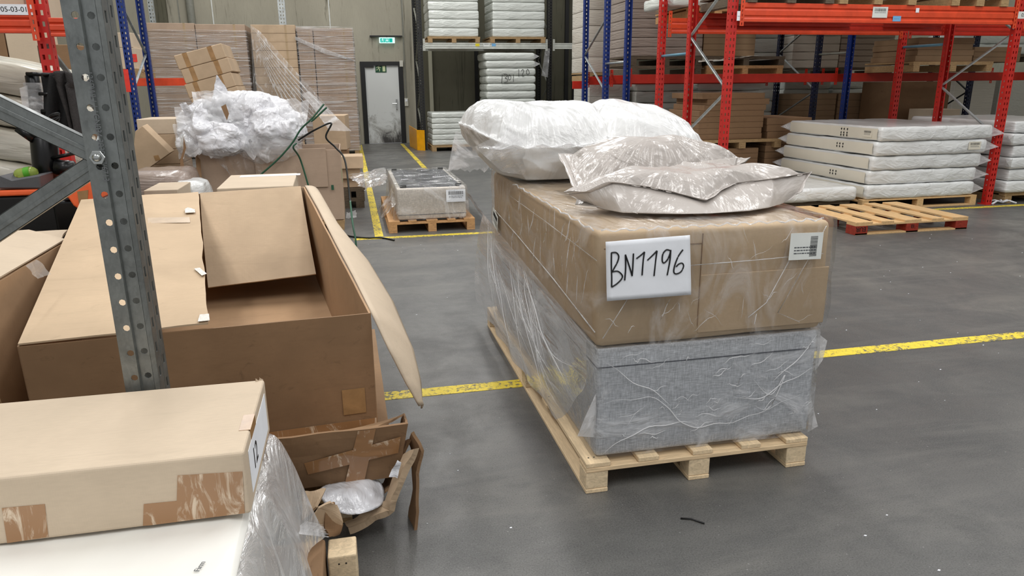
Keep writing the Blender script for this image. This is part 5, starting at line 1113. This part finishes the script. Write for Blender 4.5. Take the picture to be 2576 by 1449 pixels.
# ================================================================== racks and slabs at the far left
BXn, BYn = -3.3, aX(322, 150, -3.3).y
yb2 = aX(372, 150, -3.3).y
rack_frame('blue upright frame beside the wrapped carton stacks', BXn, BYn, yb2, 5.0, 'blue_steel', [(aX(305, 5, -3.3).z, aX(375, 135, -3.3).z), (aX(340, 230, BXn).z, aX(372, 138, BXn).z), (.4, 1.2)], 'galv_far')
fb_ = [o for o in bpy.data.objects if str(o.get('label', '')) == 'blue upright frame beside the wrapped carton stacks'][0]; pr_ = aY(320, 203, BYn-.005)-fb_.location; label_plate(fb_, pr_, (1, 0, 0), (0, 0, 1), .07, .34, 'red_label', False, 0)
z_ = aY(330, 195, yb2+.15).z; rack_beam('orange rack beam seen between the two blue posts', BXn-2.6, BXn+.9, yb2+1.2, z_-.14, z_, 'orange_steel', False)
q0, q1 = aY(322, 85, yb2+1.3), aY(346, 155, yb2+1.3)
far_pallet('pallet behind the blue frame carrying two light cartons', q0.x-.6, q1.x+.1, yb2+1.15, yb2+2.1, z_+.01, .15, 'wood_tan')
carton('carton', 'light carton with a red label behind the blue frame by the grey post', q0.x-.5, q1.x, yb2+1.25, yb2+1.9, z_+.165, aY(334, 120, yb2+1.25).z, 'card_light', None, False)
lrc = [o for o in bpy.data.objects if str(o.get('label', '')).startswith('light carton with a red label')][0]; pr_ = aY(336, 146, yb2+1.245)-lrc.location; label_plate(lrc, pr_, (1, 0, 0), (0, 0, 1), .12, .14, 'red_label', False, 2)
carton('carton', 'light carton on top of the red-labelled one behind the blue frame', q0.x-.5, q1.x-.03, yb2+1.25, yb2+1.9, aY(334, 120, yb2+1.25).z+.003, aY(334, 82, yb2+1.25).z, 'card_light', None, False)
RY = 6.0; RX = aY(103, 60, RY).x; bxe = aY(76, 60, RY-.054).x
fr = rack_frame('red upright frame holding the orange beam with the 05-03-01 sign', RX, RY, RY+1.1, 3.6, 'red_steel', [(aX(125, 20, RX).z if False else 2.35, 2.9), (2.02, 1.45), (.8, 1.4)], 'galv_far', w=.085, d=.08)
z0_, z1_ = aY(0, 83, RY-.05).z, aY(0, 31, RY-.05).z
ob = rack_beam('orange rack beam with the 05-03-01 sign', RX-2.6, bxe, RY, z0_, z1_, 'orange_steel', tw=.045)
rack_beam('orange rack beam between the red post and the grey post', RX+.06, aY(275, 60, RY).x, RY+.02, z0_-.02, z1_-.03, 'orange_steel', tabs=False)
p = aY(36, 24, RY-.052)-ob.location; lb = label_plate(ob, p, (1, 0, 0), (0, 0, 1), .235, .070, 'paper', False, 0); curve_text('05-03-01', .047, frameM(p+Vector((0, -.002, 0)), (1, 0, 0), (0, 0, 1)), 'ink', lb)
m = MB(); p = aY(320, 205, 8.4); p2 = aY(323, 205, 8.4)
tl_ = math.radians(13); T_ = aY(186, 186, 7.2); ux_ = Vector((math.cos(tl_), 0, -math.sin(tl_))); nv_ = Vector((math.sin(tl_), 0, math.cos(tl_))); hS = .29
for k in range(5):
    C0 = T_-ux_*1.35-nv_*hS*(k+1)+ux_*(.02*(k % 2))+Vector((0, .42, 0)); mm = mattress('large white slab in film, %s of the slumped pile behind the pallet truck' % ORD[k], -1.35, 1.35, -.42, .42, 0, hS-.006, 'slab_film', None, .08, .03, (), 80+k, .0, 12)
    mm.location = C0; mm.rotation_euler = (0, tl_, 0)
carton('carton', 'brown carton propping up the slumped white slabs', -4.9, -3.2, 7.3, 8.0, 0, .55, 'card_dark', None, False)
q0, q1 = aY(0, 85, 6.9), aY(165, 150, 6.9)
carton('carton', 'light brown carton on the white slabs beside the red post', aY(15, 100, 9.35).x, aY(90, 100, 9.35).x, 9.35, 10.0, 0, aY(40, 86, 9.35).z+.05, 'card_light', None, False)
carton('carton', 'dark brown carton on the white slabs between the red and grey posts', aY(92, 100, 9.35).x, aY(185, 100, 9.35).x, 9.35, 10.0, 0, aY(120, 112, 9.35).z, 'card_dark', None, False)
carton('carton', 'dim carton on the white slabs under the 05-03-01 sign', aY(-60, 100, 9.35).x, aY(12, 100, 9.35).x, 9.35, 10.0, 0, aY(0, 86, 9.35).z+.05, 'card_dark', None, False)
carton('carton', 'carton on top of the numbered orange beam', RX-1.2, RX-.1, RY+.05, RY+.9, z1_+.005, z1_+.3, 'card_light', None, False)

# ================================================================== pallet truck behind the braces
TY = 5.05
tk = thing('pallet_truck', 'orange and black electric pallet truck behind the grey post', 'truck', (0, 0, 0))
def pl(pts, Y, dy, nm, mt, **k): m = MB(); m.slab([aY(x, y, Y) for x, y in pts], 0, (0, dy, 0)); return m.build(nm, mt, tk, **k)
def tower(x0, x1, y0, y1, z0, z1, nm, mt, bev=.02): m = MB(); m.box(x0, x1, y0, y1, z0, z1); return m.build(nm, mt, tk, bevel=bev, seg=3)
tx0, tx1 = aY(-60, 500, TY).x, aY(236, 500, TY).x; tz = aY(100, 470, TY).z
tower(tx0, tx1-.20, TY, TY+.75, .06, tz-.05, 'chassis', 'black_plastic'); tower(tx1-.245, tx1+.05, TY-.01, TY+.7, .06, tz-.09, 'battery_cover', 'black_metal')
tower(tx0, aY(108, 480, TY).x, TY-.02, TY+.75, tz-.05, tz-.012, 'orange_trim', 'truck_orange', .012)
pl([(148, 500), (158, 482), (190, 462), (236, 455), (240, 520), (228, 527), (214, 530), (196, 526), (184, 518), (170, 497)], TY-.06, .76, 'orange_cover', 'truck_orange', bevel=.012, seg=3)
pl([(194, 482), (222, 478), (220, 516), (200, 520)], TY-.063, .002, 'worn_sticker', 'mottled_tape')
pl([(-20, 475), (0, 440), (30, 452), (100, 440), (102, 475)], TY-.02, .55, 'storage_tray', 'dark_grey_plastic', bevel=.008)
for k, (a, b, r) in enumerate((((80, 190), (95, 290), .040), ((92, 280), (105, 330), .035), ((110, 345), (122, 485), .080))):
    m = MB(); A, B_ = aY(*a, TY+.25), aY(*b, TY+.25); m.tube([A, B_], r, 14); m.build('mast', 'black_metal', tk, smooth=True, bevel=.004)
m = MB()
for a, b, r in (((66, 186), (130, 188), .012), ((92, 186), (78, 186), .012), ((98, 236), (136, 237), .011), ((104, 280), (150, 282), .014), ((130, 398), (190, 385), .012), ((45, 322), (85, 350), .03), ((140, 420), (186, 424), .05)): m = MB(); m.tube([aY(*a, TY+.2), aY(*b, TY+.2)], r, 8); m.build('handle_bar', 'black_metal', tk, smooth=True)
pl([(48, 320), (60, 316), (98, 340), (92, 362), (72, 350)], TY+.2, .1, 'bracket', 'black_plastic', bevel=.006)
m = MB(); rr = random.Random(5)
for k in range(6):
    a = aY(115, 305+k*4, TY+.1); b = aY(150, 285+k*3, TY+.05); m.tube(catmull_open([a, (a+b)/2+Vector((rr.uniform(-.02, .02), -.03, rr.uniform(-.03, .03))), b, b+Vector((-.02, 0, -.05))], 5), .006, 6)
m.build('cable', 'black_plastic', tk, smooth=True)
m = MB(); A, B_ = aY(83, 208, TY+.25), aY(95, 285, TY+.25); m.tube([A.lerp(B_, i/12) for i in range(13)], [.052+.006*math.sin(i*2.3) for i in range(13)], 16, cap=False); fw_ = m.build('film_roll', 'milky_film', tk, smooth=True)
pl([(49, 222), (68, 215), (74, 285), (58, 278)], TY+.2, .01, 'clear_shield', 'milky_film')
bt = thing('drink_bottle', 'small bottle of green-yellow drink lying on the truck tray', 'bottle', (0, 0, 0)); A, B_ = aY(36, 441, TY+.1), aY(94, 431, TY+.1); pts = [A.lerp(B_, i/10) for i in range(11)]
m = MB(); m.tube(pts, [.014, .030, .036, .037, .037, .037, .037, .037, .036, .030, .016], 16); m.build('bottle_body', 'bottle_liquid', bt, smooth=True)
m = MB(); m.tube([A.lerp(B_, .48), A.lerp(B_, .74)], .0385, 16, cap=False); m.build('bottle_label', 'bottle_label', bt, smooth=True)
jk = thing('jacket', 'dark grey work jacket hanging on the pallet truck handle', 'jacket', (0, 0, 0)); JY = TY+.05
rows = []
for i in range(25):
    v = i/24; yl_ = 178+172*v; xl = 118+40*math.sin(v*1.4)+18*v; xr = 178+30*v+ (10 if v < .2 else 0)
    rows.append([tuple(aY(xl+(xr-xl)*j/16, yl_+(10*(1-abs(j/8-1)) if False else 14*abs(j/8-1)**2*(1-v)), JY)+Vector((0, .04*math.sin(j*.9+v*2)+.10*abs(j/8-1)**2, 0))) for j in range(17)])
m = MB(); m.grid(rows); m.build('sleeve', 'jacket_cloth', jk, smooth=True, solid=.012)
rows = [[tuple(aY(104+(x_*102)-(20*v if x_ < .3 else 0)*0+ (8*v), 190+150*v-8*math.sin(x_*3.1), JY+.14)+Vector((0, .025*math.sin(x_*14+v*3), 0))) for x_ in [j/14 for j in range(15)]] for v in [i/20 for i in range(21)]]
m = MB(); m.grid(rows); m.build('jacket_body', 'jacket_dark', jk, smooth=True, solid=.012)

# ================================================================== open box in front
pallet('wooden pallet hidden under the crushed cardboard and the open box', -1.28, -.10, 2.62, 4.6, 0, .144, 'y', 5, 'wood_tan', 'wood_tan', 'wood_block')
oc = thing('open_box', 'large open cardboard box, one flap lying closed beside the grey post', 'box', (0, 0, 0))
FL, FR = Vector((-1.235, 2.78, .80)), Vector((.025, 2.88, .80)); BR, BL = aY(765, 470, 4.8), aY(205, 507, 4.7)
hB = .53; dnv = Vector((.0, .03, -1)).normalized()*hB
t4 = .006
def wall4(a, b, nm, mt, drop=1.0): m = MB(); A, B_ = Vector(a), Vector(b); m.grid([[tuple(A.lerp(B_, i/12)+dnv*drop*(j/6)+Vector((nz((i*.5, j*.5, 0), .6, .006, 2), nz((i*.5, j*.5, 5), .6, .006, 4), 0))*(0 < i < 12)) for j in range(7)] for i in range(13)]); return m.build(nm, mt, oc, solid=t4*1.5)
wall4(FL, FR, 'front_panel', 'card_dark'); wall4(FR, BR, 'side_panel', 'card_inside'); wall4(BR, BL, 'rear_panel', 'card'); wall4(BL, FL, 'side_panel', 'card_dark')  # front panel in darker card, its shade put into the colour
m = MB(); m.slab([FL+dnv*.98, FR+dnv*.98, BR+dnv*.98, BL+dnv*.98], .006); m.build('base_panel', 'card_inside', oc)
# closed flap lying over the left half
def rim(u, v): return (FL*(1-u)+FR*u)*(1-v)+(BL*(1-u)+BR*u)*v
cf = [FL+Vector((0, 0, .008)), None, None, BL+Vector((0, 0, .008))]
def rimpix(x, y):
    n_ = (FR-FL).cross(BL-FL).normalized(); q = ray(x, y); t_ = (FL-CAM).dot(n_)/q.dot(n_); return CAM+q*t_
rows = []
N = 26
for i in range(N+1):
    v = i/N; Lp = FL.lerp(BL, v); 
    ex = 525-25*v+(6*noise.noise(Vector((v*9, 0, 3)))); ey = 826+(492-826)*v
    Rp = rimpix(ex, ey)+Vector((0, 0, .012)); rows.append([tuple(Lp.lerp(Rp, j/18)+Vector((0, 0, .008+.012*math.sin(math.pi*j/18)*noise.noise(Vector((v*3, j*.15, 1)))+.012*(j/18)**6*noise.noise(Vector((v*8, 0, 2)))))) for j in range(19)])
m = MB(); m.grid(rows); cfl = m.build('closed_flap', 'card_worn', oc, solid=.007)
# flap tape and clear tape tabs
for (a, b, c, d) in (((372, 558), (478, 556), (480, 570), (374, 572)),):
    q = [rimpix(*z)+Vector((0, 0, .022)) for z in (a, b, c, d)]; m = MB(); m.slab(q, .0008, (0, 0, .0008)); m.build('packing_tape', 'faint_tape', oc)
for pts in (((466, 540), (474, 535), (492, 540), (493, 548), (468, 549)), ((490, 692), (505, 690), (522, 705), (510, 710)), ((505, 810), (528, 808), (530, 825), (500, 828))):
    q = [rimpix(*z)+Vector((0, 0, .030)) for z in pts]; m = MB(); m.slab(q, .0015, (0, .0, .0015)); m.build('tape_scrap', 'tape_shiny', oc)
# rear flap hanging into the box
q = [BL.lerp(BR, .515)+Vector((0, -.01, .004)), BR+Vector((-.02, -.01, .004)), aY(795, 692, 4.25), aY(524, 726, 4.25)]
q[2] = aY(795, 690, 4.2); q[3] = aY(524, 724, 4.2)
rows = [[tuple((q[0]*(1-i/16)+q[1]*i/16)*(1-j/12)+(q[3]*(1-i/16)+q[2]*i/16)*(j/12)+Vector((0, -.02*math.sin(math.pi*j/12), 0))+Vector((0, nz((i*.3, j*.3, 0), .8, .008, 3), 0))) for j in range(13)] for i in range(17)]
m = MB(); m.grid(rows); m.build('rear_flap', 'card', oc, solid=.008)
q = [aY(522, 776, 3.5), aY(700, 750, 3.7), aY(812, 735, 3.8), aY(822, 796, 3.3), aY(525, 830, 3.2)]
q = [aG(522, 770, .42), aG(690, 752, .43), aG(815, 742, .43), aG(830, 800, .40), aG(530, 840, .40)]; m = MB(); m.slab(q, .006); m.build('inner_flap', 'card_light', oc)
# long side flap folded outwards
edge = [((765, 468), 4.8, (800, 482), 4.75), ((800, 530), 4.35, (850, 570), 4.3), ((840, 610), 3.85, (925, 660), 3.85), ((885, 695), 3.35, (985, 760), 3.4), ((930, 785), 2.88, (1035, 880), 3.0), ((975, 880), 2.80, (1054, 960), 2.92), ((1018, 965), 2.80, (1057, 1000), 2.86), ((1050, 1022), 2.82, (1057, 1028), 2.85)]
rows = []
for (a, ya, b, yb_) in edge:
    A = aY(*a, ya); B_ = aY(*b, yb_); rows.append([tuple(A.lerp(B_, j/8)+Vector((.006+.012*math.sin(math.pi*j/8), 0, .012*math.sin(math.pi*j/8)))) for j in range(9)])
R2 = []
for i in range(len(rows)-1):
    for k in range(5): R2.append([tuple(Vector(rows[i][j]).lerp(Vector(rows[i+1][j]), k/5)) for j in range(9)])
R2.append(rows[-1]); m = MB(); m.grid(R2); m.build('side_flap', 'card_light', oc, solid=.008, smooth=True)  # outer flap in lighter card, the light on it put into the colour
m = MB(); m.box(-.0, .1, 0, .001, 0, .1); 
fpt = FL.lerp(FR, .935)+dnv*.62; m = MB(); ux = (FR-FL).normalized(); nn = Vector((ux.y, -ux.x, 0))*.007
m.slab([fpt-ux*.055+nn, fpt+ux*.04+nn, fpt+ux*.04+dnv*.22+nn, fpt-ux*.055+dnv*.22+nn], 0, nn*.1); m.build('packing_tape', 'mottled_tape', oc)
m = MB(); a_, b_2 = FL.lerp(FR, .25)+dnv*.90+nn, FR+dnv*.90+nn; m.slab([a_, b_2, b_2+dnv*.09, a_+dnv*.09], 0, nn*.1); m.build('packing_tape', 'tape_clear', oc)

# lower tray the open box stands in
tr = thing('cardboard_tray', 'wide brown cardboard tray with crossed tape, under the open box', 'box', (0, 0, 0)); ry = 2.52
q = [aY(560, 1118, ry-.02), aY(1025, 1064, ry), aY(1004, 1196, ry+.06), aY(590, 1250, ry+.05)]
def quad(q, nm, mt, par, nx=14, ny=8, th=.009, amp=.005, seed=1): m = MB(); m.grid([[tuple((q[0]*(1-i/nx)+q[1]*i/nx)*(1-j/ny)+(q[3]*(1-i/nx)+q[2]*i/nx)*(j/ny)+Vector((nz((i*.4, j*.4, 0), 1, amp, seed), nz((i*.4, j*.4, 3), 1, amp*1.5, seed), 0))) for j in range(ny+1)] for i in range(nx+1)]); return m.build(nm, mt, par, solid=th)
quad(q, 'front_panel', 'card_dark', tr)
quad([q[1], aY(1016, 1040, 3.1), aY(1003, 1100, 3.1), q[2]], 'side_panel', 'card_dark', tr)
quad([q[3]+Vector((0, .01, .03)), q[2]+Vector((-.01, .01, .03)), Vector((.06, 4.3, .245)), Vector((-.6, 4.3, .245))], 'base_panel', 'card_inside', tr)
c = lambda u, v: ((q[0]*(1-u)+q[1]*u)*(1-v)+(q[3]*(1-u)+q[2]*u)*v)+Vector((0, -.012, 0))
for (pts, mt) in (([c(.42, .50), c(.97, .22), c(.97, .52), c(.44, .72)], 'tape_clear'), ([c(.72, .02), c(.82, .02), c(.78, .98), c(.66, .98)], 'tape_clear')): m = MB(); m.slab(pts, .0006); m.build('packing_tape', mt, tr)
quad([aY(702, 1106, 2.54), aY(932, 1086, 2.60), aY(1014, 1044, 3.05), aY(935, 1078, 2.9)], 'inner_lining', 'card_inside', tr)
# crushed carton below
cr = thing('crushed_carton', 'crushed torn cardboard box with fraying layered edges below the tray', 'box', (0, 0, 0)); cy_ = 2.62
def ribbon(pa, pb, nm, mt, Y0, Y1, th=.012, seed=1, par=cr):
    n_ = len(pa); rows = []
    for i in range(n_-1):
        for k in range(6):
            f_ = k/6; a = Vector(aY(pa[i][0]+(pa[i+1][0]-pa[i][0])*f_, pa[i][1]+(pa[i+1][1]-pa[i][1])*f_, Y0)); b = Vector(aY(pb[i][0]+(pb[i+1][0]-pb[i][0])*f_, pb[i][1]+(pb[i+1][1]-pb[i][1])*f_, Y1))
            rows.append([tuple(a.lerp(b, j/6)+Vector((nz((i*6+k, j, 0), .21, .008, seed), nz((i*6+k, j, 3), .21, .008, seed), nz((i*6+k, j, 7), .37, .006, seed)))) for j in range(7)])
    m = MB(); m.grid(rows); return m.build(nm, mt, par, solid=th)
ribbon([(1038, 1088), (1064, 1135), (1050, 1190), (1052, 1290), (1036, 1385)], [(1030, 1110), (1042, 1150), (1040, 1230), (1030, 1300), (1018, 1365)], 'hanging_flap', 'card_dark', 2.50, 2.62, .012, 2)
ribbon([(1048, 1128), (1018, 1190), (992, 1255), (985, 1285), (930, 1315), (868, 1342)], [(1022, 1145), (998, 1200), (975, 1262), (962, 1275), (910, 1296), (862, 1325)], 'torn_rim', 'card', 2.46, 2.50, .03, 4)
ribbon([(1032, 1105), (1005, 1160), (985, 1225), (940, 1262), (880, 1300)], [(1015, 1110), (990, 1160), (965, 1215), (915, 1250), (870, 1290)], 'torn_lining', 'card_dark', 2.56, 2.75, .01, 6)
ribbon([(772, 1328), (800, 1275), (838, 1260)], [(850, 1345), (862, 1310), (842, 1262)], 'torn_flap', 'card', 2.30, 2.34, .008, 9)
ribbon([(756, 1238), (790, 1234), (826, 1228)], [(760, 1308), (775, 1300), (800, 1270)], 'torn_flap', 'card', 2.42, 2.36, .008, 11)
ribbon([(840, 1262), (862, 1318), (852, 1348)], [(815, 1280), (818, 1330), (825, 1352)], 'torn_flap', 'card_dark', 2.34, 2.31, .008, 12)
pb_ = thing('film_bag', 'clear bag with a white foam piece in the crushed carton', 'bag', (0, 0, 0))
A = [aY(808, 1250, 2.46), aY(812, 1225, 2.55), aY(870, 1213, 2.62), aY(950, 1208, 2.6), aY(966, 1262, 2.5), aY(920, 1290, 2.42), aY(860, 1292, 2.42)]
bg_ = bag([tuple(v) for v in A], tuple(sum(A, Vector())/7), sum(A, Vector()).z/7+.035, sum(A, Vector()).z/7-.03, wr=.008, seed=5, n=80, rings=16, aw=.2); bg_.build('bag', 'crumpled_film', pb_, smooth=True)
soft = [aY(812, 1235, 2.40), aY(850, 1228, 2.40), aY(852, 1262, 2.38), aY(815, 1262, 2.38)]
sheet(aY(1000, 1160, 2.44), aY(1010, 1165, 2.44), aY(1000, 1205, 2.44), aY(978, 1200, 2.44), 8, 8, .012, 12, 4).build('film_end', 'crumpled_film', pb_, smooth=True)
tag(sheet(aY(1016, 950, 2.84), aY(1030, 965, 2.84), aY(1050, 1060, 2.84), aY(1022, 1075, 2.84), 8, 14, .01, 8, 6).build('film_scrap', 'clear_film', smooth=True), 'piece of clear film hanging below the folded side flap', 'plastic film')
wbk = thing('wooden_block', 'short squared pine block with two nail holes lying under the torn cardboard', 'wood block', (-.128, 2.25, 0)); m = MB(); m.box(-.049, .049, -.05, .06, 0, .145); m.build('block', 'wood_block', wbk, bevel=.006, seg=2)
m = MB(); m.tube([(-.012, -.0505, .115), (-.012, -.0515, .115)], .003, 8); m.tube([(.012, -.0505, .115), (.012, -.0515, .115)], .003, 8); m.build('nail', 'black_steel', wbk)
carton('carton', 'brown carton tucked beside the squared wooden block', -.62, -.185, 2.0, 2.28, .0, .17, 'card_dark', None, False)

# box at the left edge with an open top
lb_ = thing('open_box', 'smaller brown open box turned at an angle against the large open box', 'box', (0, 0, 0))
A = aY(-60, 742, 3.0); B_ = aY(165, 608, 4.12); C_ = B_+Vector((-.80, .45, .0)); D = A+Vector((-.80, .45, 0)); dv = Vector((0, 0, -.82))
for (p, q_, nm, mt) in ((A, B_, 'front_panel', 'card_inside'), (B_, C_, 'side_panel', 'card_inside'), (C_, D, 'rear_panel', 'card'), (D, A, 'side_panel', 'card_dark')): quad([p, q_, q_+dv, p+dv], nm, mt, lb_, th=.009, amp=.004)
nrm_ = (B_-A).cross(Vector((0, 0, 1))).normalized()
rows = [[tuple(A.lerp(B_, i/16)+Vector((-.30*j/8, .34*j/8, .012+.05*math.sin(math.pi*i/16)*j/8))) for j in range(9)] for i in range(17)]; m = MB(); m.grid(rows); m.build('inner_flap', 'card_light', lb_, solid=.007)
q = [aY(-40, 640, 3.95), aY(150, 606, 4.3), aY(170, 580, 4.6), aY(-40, 592, 4.7)]; quad(q, 'top_flap', 'card_light', lb_, th=.012, amp=.006, seed=8)  # both upper flaps in lighter card, painted as lit
sheet(aY(68, 668, 3.05), aY(100, 652, 3.15), aY(128, 690, 3.2), aY(98, 702, 3.1), 12, 8, .012, 9, 5).build('tape_scrap', 'milky_film', lb_, smooth=True)

# ================================================================== grey post and braces
gp_ = thing('rack_upright', 'large galvanised perforated rack upright with two bolted braces', 'upright', (0, 0, 0))
PX0, PX1, PY0, PY1, PT = -.758, -.663, 2.33, 2.462, 2.75
def col(f): return PX0+(PX1-PX0)*f
m = MB(); pit = .0835
# side face towards the camera, stepped at its middle, with two columns of round holes
m.holed(PX0, col(.47), 0.02, PT, [col(.33)], pit, .0105, .0105, 'round', lambda x, z: (x, PY0, z))
m.holed(col(.50), PX1-.012, 0.02, PT, [col(.72)], pit, .0105, .0105, 'round', lambda x, z: (x, PY0+.012, z))
m.add([(col(.47), PY0, .02), (col(.50), PY0+.012, .02), (col(.50), PY0+.012, PT), (col(.47), PY0, PT)], [(0, 1, 2, 3)])
m.add([(PX1-.012, PY0+.012, .02), (PX1, PY0+.022, .02), (PX1, PY0+.022, PT), (PX1-.012, PY0+.012, PT)], [(0, 1, 2, 3)])
m.add([(PX0, PY0, .02), (PX0, PY0+.022, .02), (PX0, PY0+.022, PT), (PX0, PY0, PT)], [(0, 1, 2, 3)])
# slotted face towards the aisle with a shallow middle groove
yA, yB, yC, yD = PY0+.022, PY0+.072, PY0+.080, PY1
m.holed(yA, yB, .02, PT, [(yA+yB)/2-.002], pit, .008, .0165, 'rect', lambda y, z: (PX1, y, z))
m.add([(PX1, yB, .02), (PX1-.007, yB+.004, .02), (PX1-.007, yB+.004, PT), (PX1, yB, PT)], [(0, 1, 2, 3)]); m.add([(PX1-.007, yB+.004, .02), (PX1, yC, .02), (PX1, yC, PT), (PX1-.007, yB+.004, PT)], [(0, 1, 2, 3)])
m.holed(yC, yD, .02, PT, [(yC+yD)/2], pit, .008, .0165, 'rect', lambda y, z: (PX1, y, z+.02))
m.add([(PX1, yD, .02), (PX0, yD, .02), (PX0, yD, PT), (PX1, yD, PT)], [(0, 1, 2, 3)])
m.build('post', 'galvanised', gp_, solid=.003)
m = MB(); m.box(PX0-.02, PX1+.02, PY0-.03, yD+.03, 0, .012); m.build('foot_plate', 'galvanised', gp_)
def brace(a, b, Y, nm='brace'):
    A, B_ = aY(*a, Y), aY(*b, Y); d = (B_-A).normalized(); up = Vector((0, 1, 0)).cross(d).normalized(); m = MB()
    for (u0, u1, v0, v1) in ((-.030, .030, 0, .003), (-.030, -.027, 0, .035), (.027, .030, 0, .035), (-.030, -.014, .032, .035), (.014, .030, .032, .035), (-.006, .006, -.003, 0)):
        vs = [A+up*u0+Vector((0, v0, 0)), A+up*u1+Vector((0, v0, 0)), A+up*u1+Vector((0, v1, 0)), A+up*u0+Vector((0, v1, 0))]; vs += [v+(B_-A) for v in vs]
        m.add(vs, [(3, 2, 1, 0), (4, 5, 6, 7), (0, 1, 5, 4), (1, 2, 6, 5), (2, 3, 7, 6), (3, 0, 4, 7)])
    m.build(nm, 'galvanised', gp_, bevel=.001)
brace((-300, 128), (262, 398), PY0+.03); brace((-300, 775), (262, 398), PY0+.045)
bp = aY(246, 396, PY0-.003); m = MB(); m.tube([bp+Vector((0, .0, 0)), bp+Vector((0, -.008, 0))], .022, 6); bo = m.build('bolt', 'bolt_zinc', gp_, bevel=.001); m = MB(); m.tube([bp+Vector((0, -.008, 0)), bp+Vector((0, -.016, 0)), bp+Vector((0, -.019, 0))], [.012, .011, .006], 16); m.build('bolt_end', 'bolt_zinc', bo, smooth=True)
a = aY(268, 300, PY0-.002); cz_ = aY(240, 210, PY0).z
curve_text('126PWL1 | 1CN034 3030 07/6713', .022, frameM((col(.455), PY0-.004, aY(250, 320, PY0).z), (0, 0, -1), (1, 0, 0)), 'grey_ink', gp_, 'stamped_text')

# ================================================================== front mattress and long carton
fm = mattress('white wrapped mattress directly under the long taped carton', -1.75, -.33, 1.2, 2.19, .39, .594, 'sheet_white', None, .06, .008, (), 90, .0, 22, sc=3)
mattress('lower white mattress beneath the one under the long taped carton', -1.75, -.36, 1.2, 2.15, .17, .386, 'sheet_white', None, .05, .01, (), 92, .0, 12)
far_pallet('pallet under the two front mattresses', -1.75, -.64, 1.2, 2.15, 0, .168, 'wood_tan')
rows = []
for i in range(60):
    s_ = i/59; y = 2.27-1.25*s_; row = []
    for j in range(22):
        v = j/21; fold = math.sin(s_*34+2.5*noise.noise(Vector((s_*5, v*1.2, 0))))
        out = .13*v**.7*(1-.55*s_)+.04*v*noise.noise(Vector((s_*4, 0, 8)))
        x = -.345+.014+out+.022*fold*v**.7; z = .60-.012*v-(.40+.05*noise.noise(Vector((s_*6, 0, 2))))*v**1.25
        row.append((x, y+.02*noise.noise(Vector((s_*9, v*3, 5))), z))
    rows.append(row)
m = MB(); m.grid(rows); m.build('film_skirt', 'drape_film', None, smooth=True)
o = bpy.data.objects['film_skirt.001'] if 'film_skirt.001' in bpy.data.objects else bpy.data.objects['film_skirt']; tag(o, 'milky pleated film hanging off the front white mattress edge', 'plastic film')
m = sheet(aY(765, 1345, 2.1), aY(770, 1310, 2.12), aY(822, 1322, 2.2), aY(826, 1352, 2.2), 14, 8, .015, 14, 3, ragged=.3); tag(m.build('film_scrap', 'milky_film', smooth=True), 'frayed tail of the pleated film above the wooden block', 'plastic film')
q_ = aG(503, 1425, .5965); curve_text('Firm', .020, frameM(q_-fm.location+Vector((0, 0, .0)), (.25, 1, 0), (-1, .25, 0)), 'grey_ink', fm)
lc = thing('long_carton', 'long taped cardboard carton lying on the white mattress in front of the grey post', 'box', (-.98, 2.045, .599)); w2, d2, h2 = 1.30/2, .495/2, .185
m = MB(); m.box(-w2, w2, -d2, d2, 0, h2); bd = m.build('body', 'card_light', lc, bevel=.009, seg=3)
def onf(px, py): p = aY(px, py, 2.045-d2); return p.x+.98, p.z-.599
for pts, mt in ((((447, 1196), (610, 1186), (616, 1290), (380, 1322), (360, 1322), (362, 1268), (445, 1260)), 'tape_clear'), (((5, 1278), (113, 1268), (122, 1350), (20, 1370)), 'tape_clear')):
    m = MB(); q = [onf(*p) for p in pts]; q = [(min(x, w2-.002), max(.004, min(h2-.004, z))) for x, z in q]; m.slab([(x, -d2-.0005, z) for x, z in q], 0, (0, -.0012, 0)); m.build('packing_tape', mt, lc)
m = MB(); m.box(w2-.0003, w2+.0012, -.12, -.02, h2-.07, h2+.0), m.box(w2-.03, w2+.0012, -.12, -.02, h2, h2+.0012); m.build('packing_tape', 'mottled_tape', lc)
m = MB(); m.box(w2+.0002, w2+.0015, -.19, .2, .03, h2-.03); el = m.build('end_label', 'paper', lc); curve_text('12', .09, frameM((w2+.002, -.09, .09), (0, 1, 0), (0, 0, 1)), 'ink', el)
m = MB(); rr = random.Random(9)
for (cx, cy, n_) in ((w2-.01, d2-.01, 7), (-w2+.33, -d2, 12)):
    for k in range(n_):
        x, y = cx+rr.uniform(-.02, .012)*(1 if n_ == 7 else 2), cy+rr.uniform(-.008, .008); m.slab([(x, y, h2-.003), (x+.008, y+.003, h2-.002), (x+.004+rr.uniform(-.006, .006), y+rr.uniform(-.004, .004), h2+rr.uniform(.004, .012))], .001)
m.build('torn_edge', 'card_light', lc)
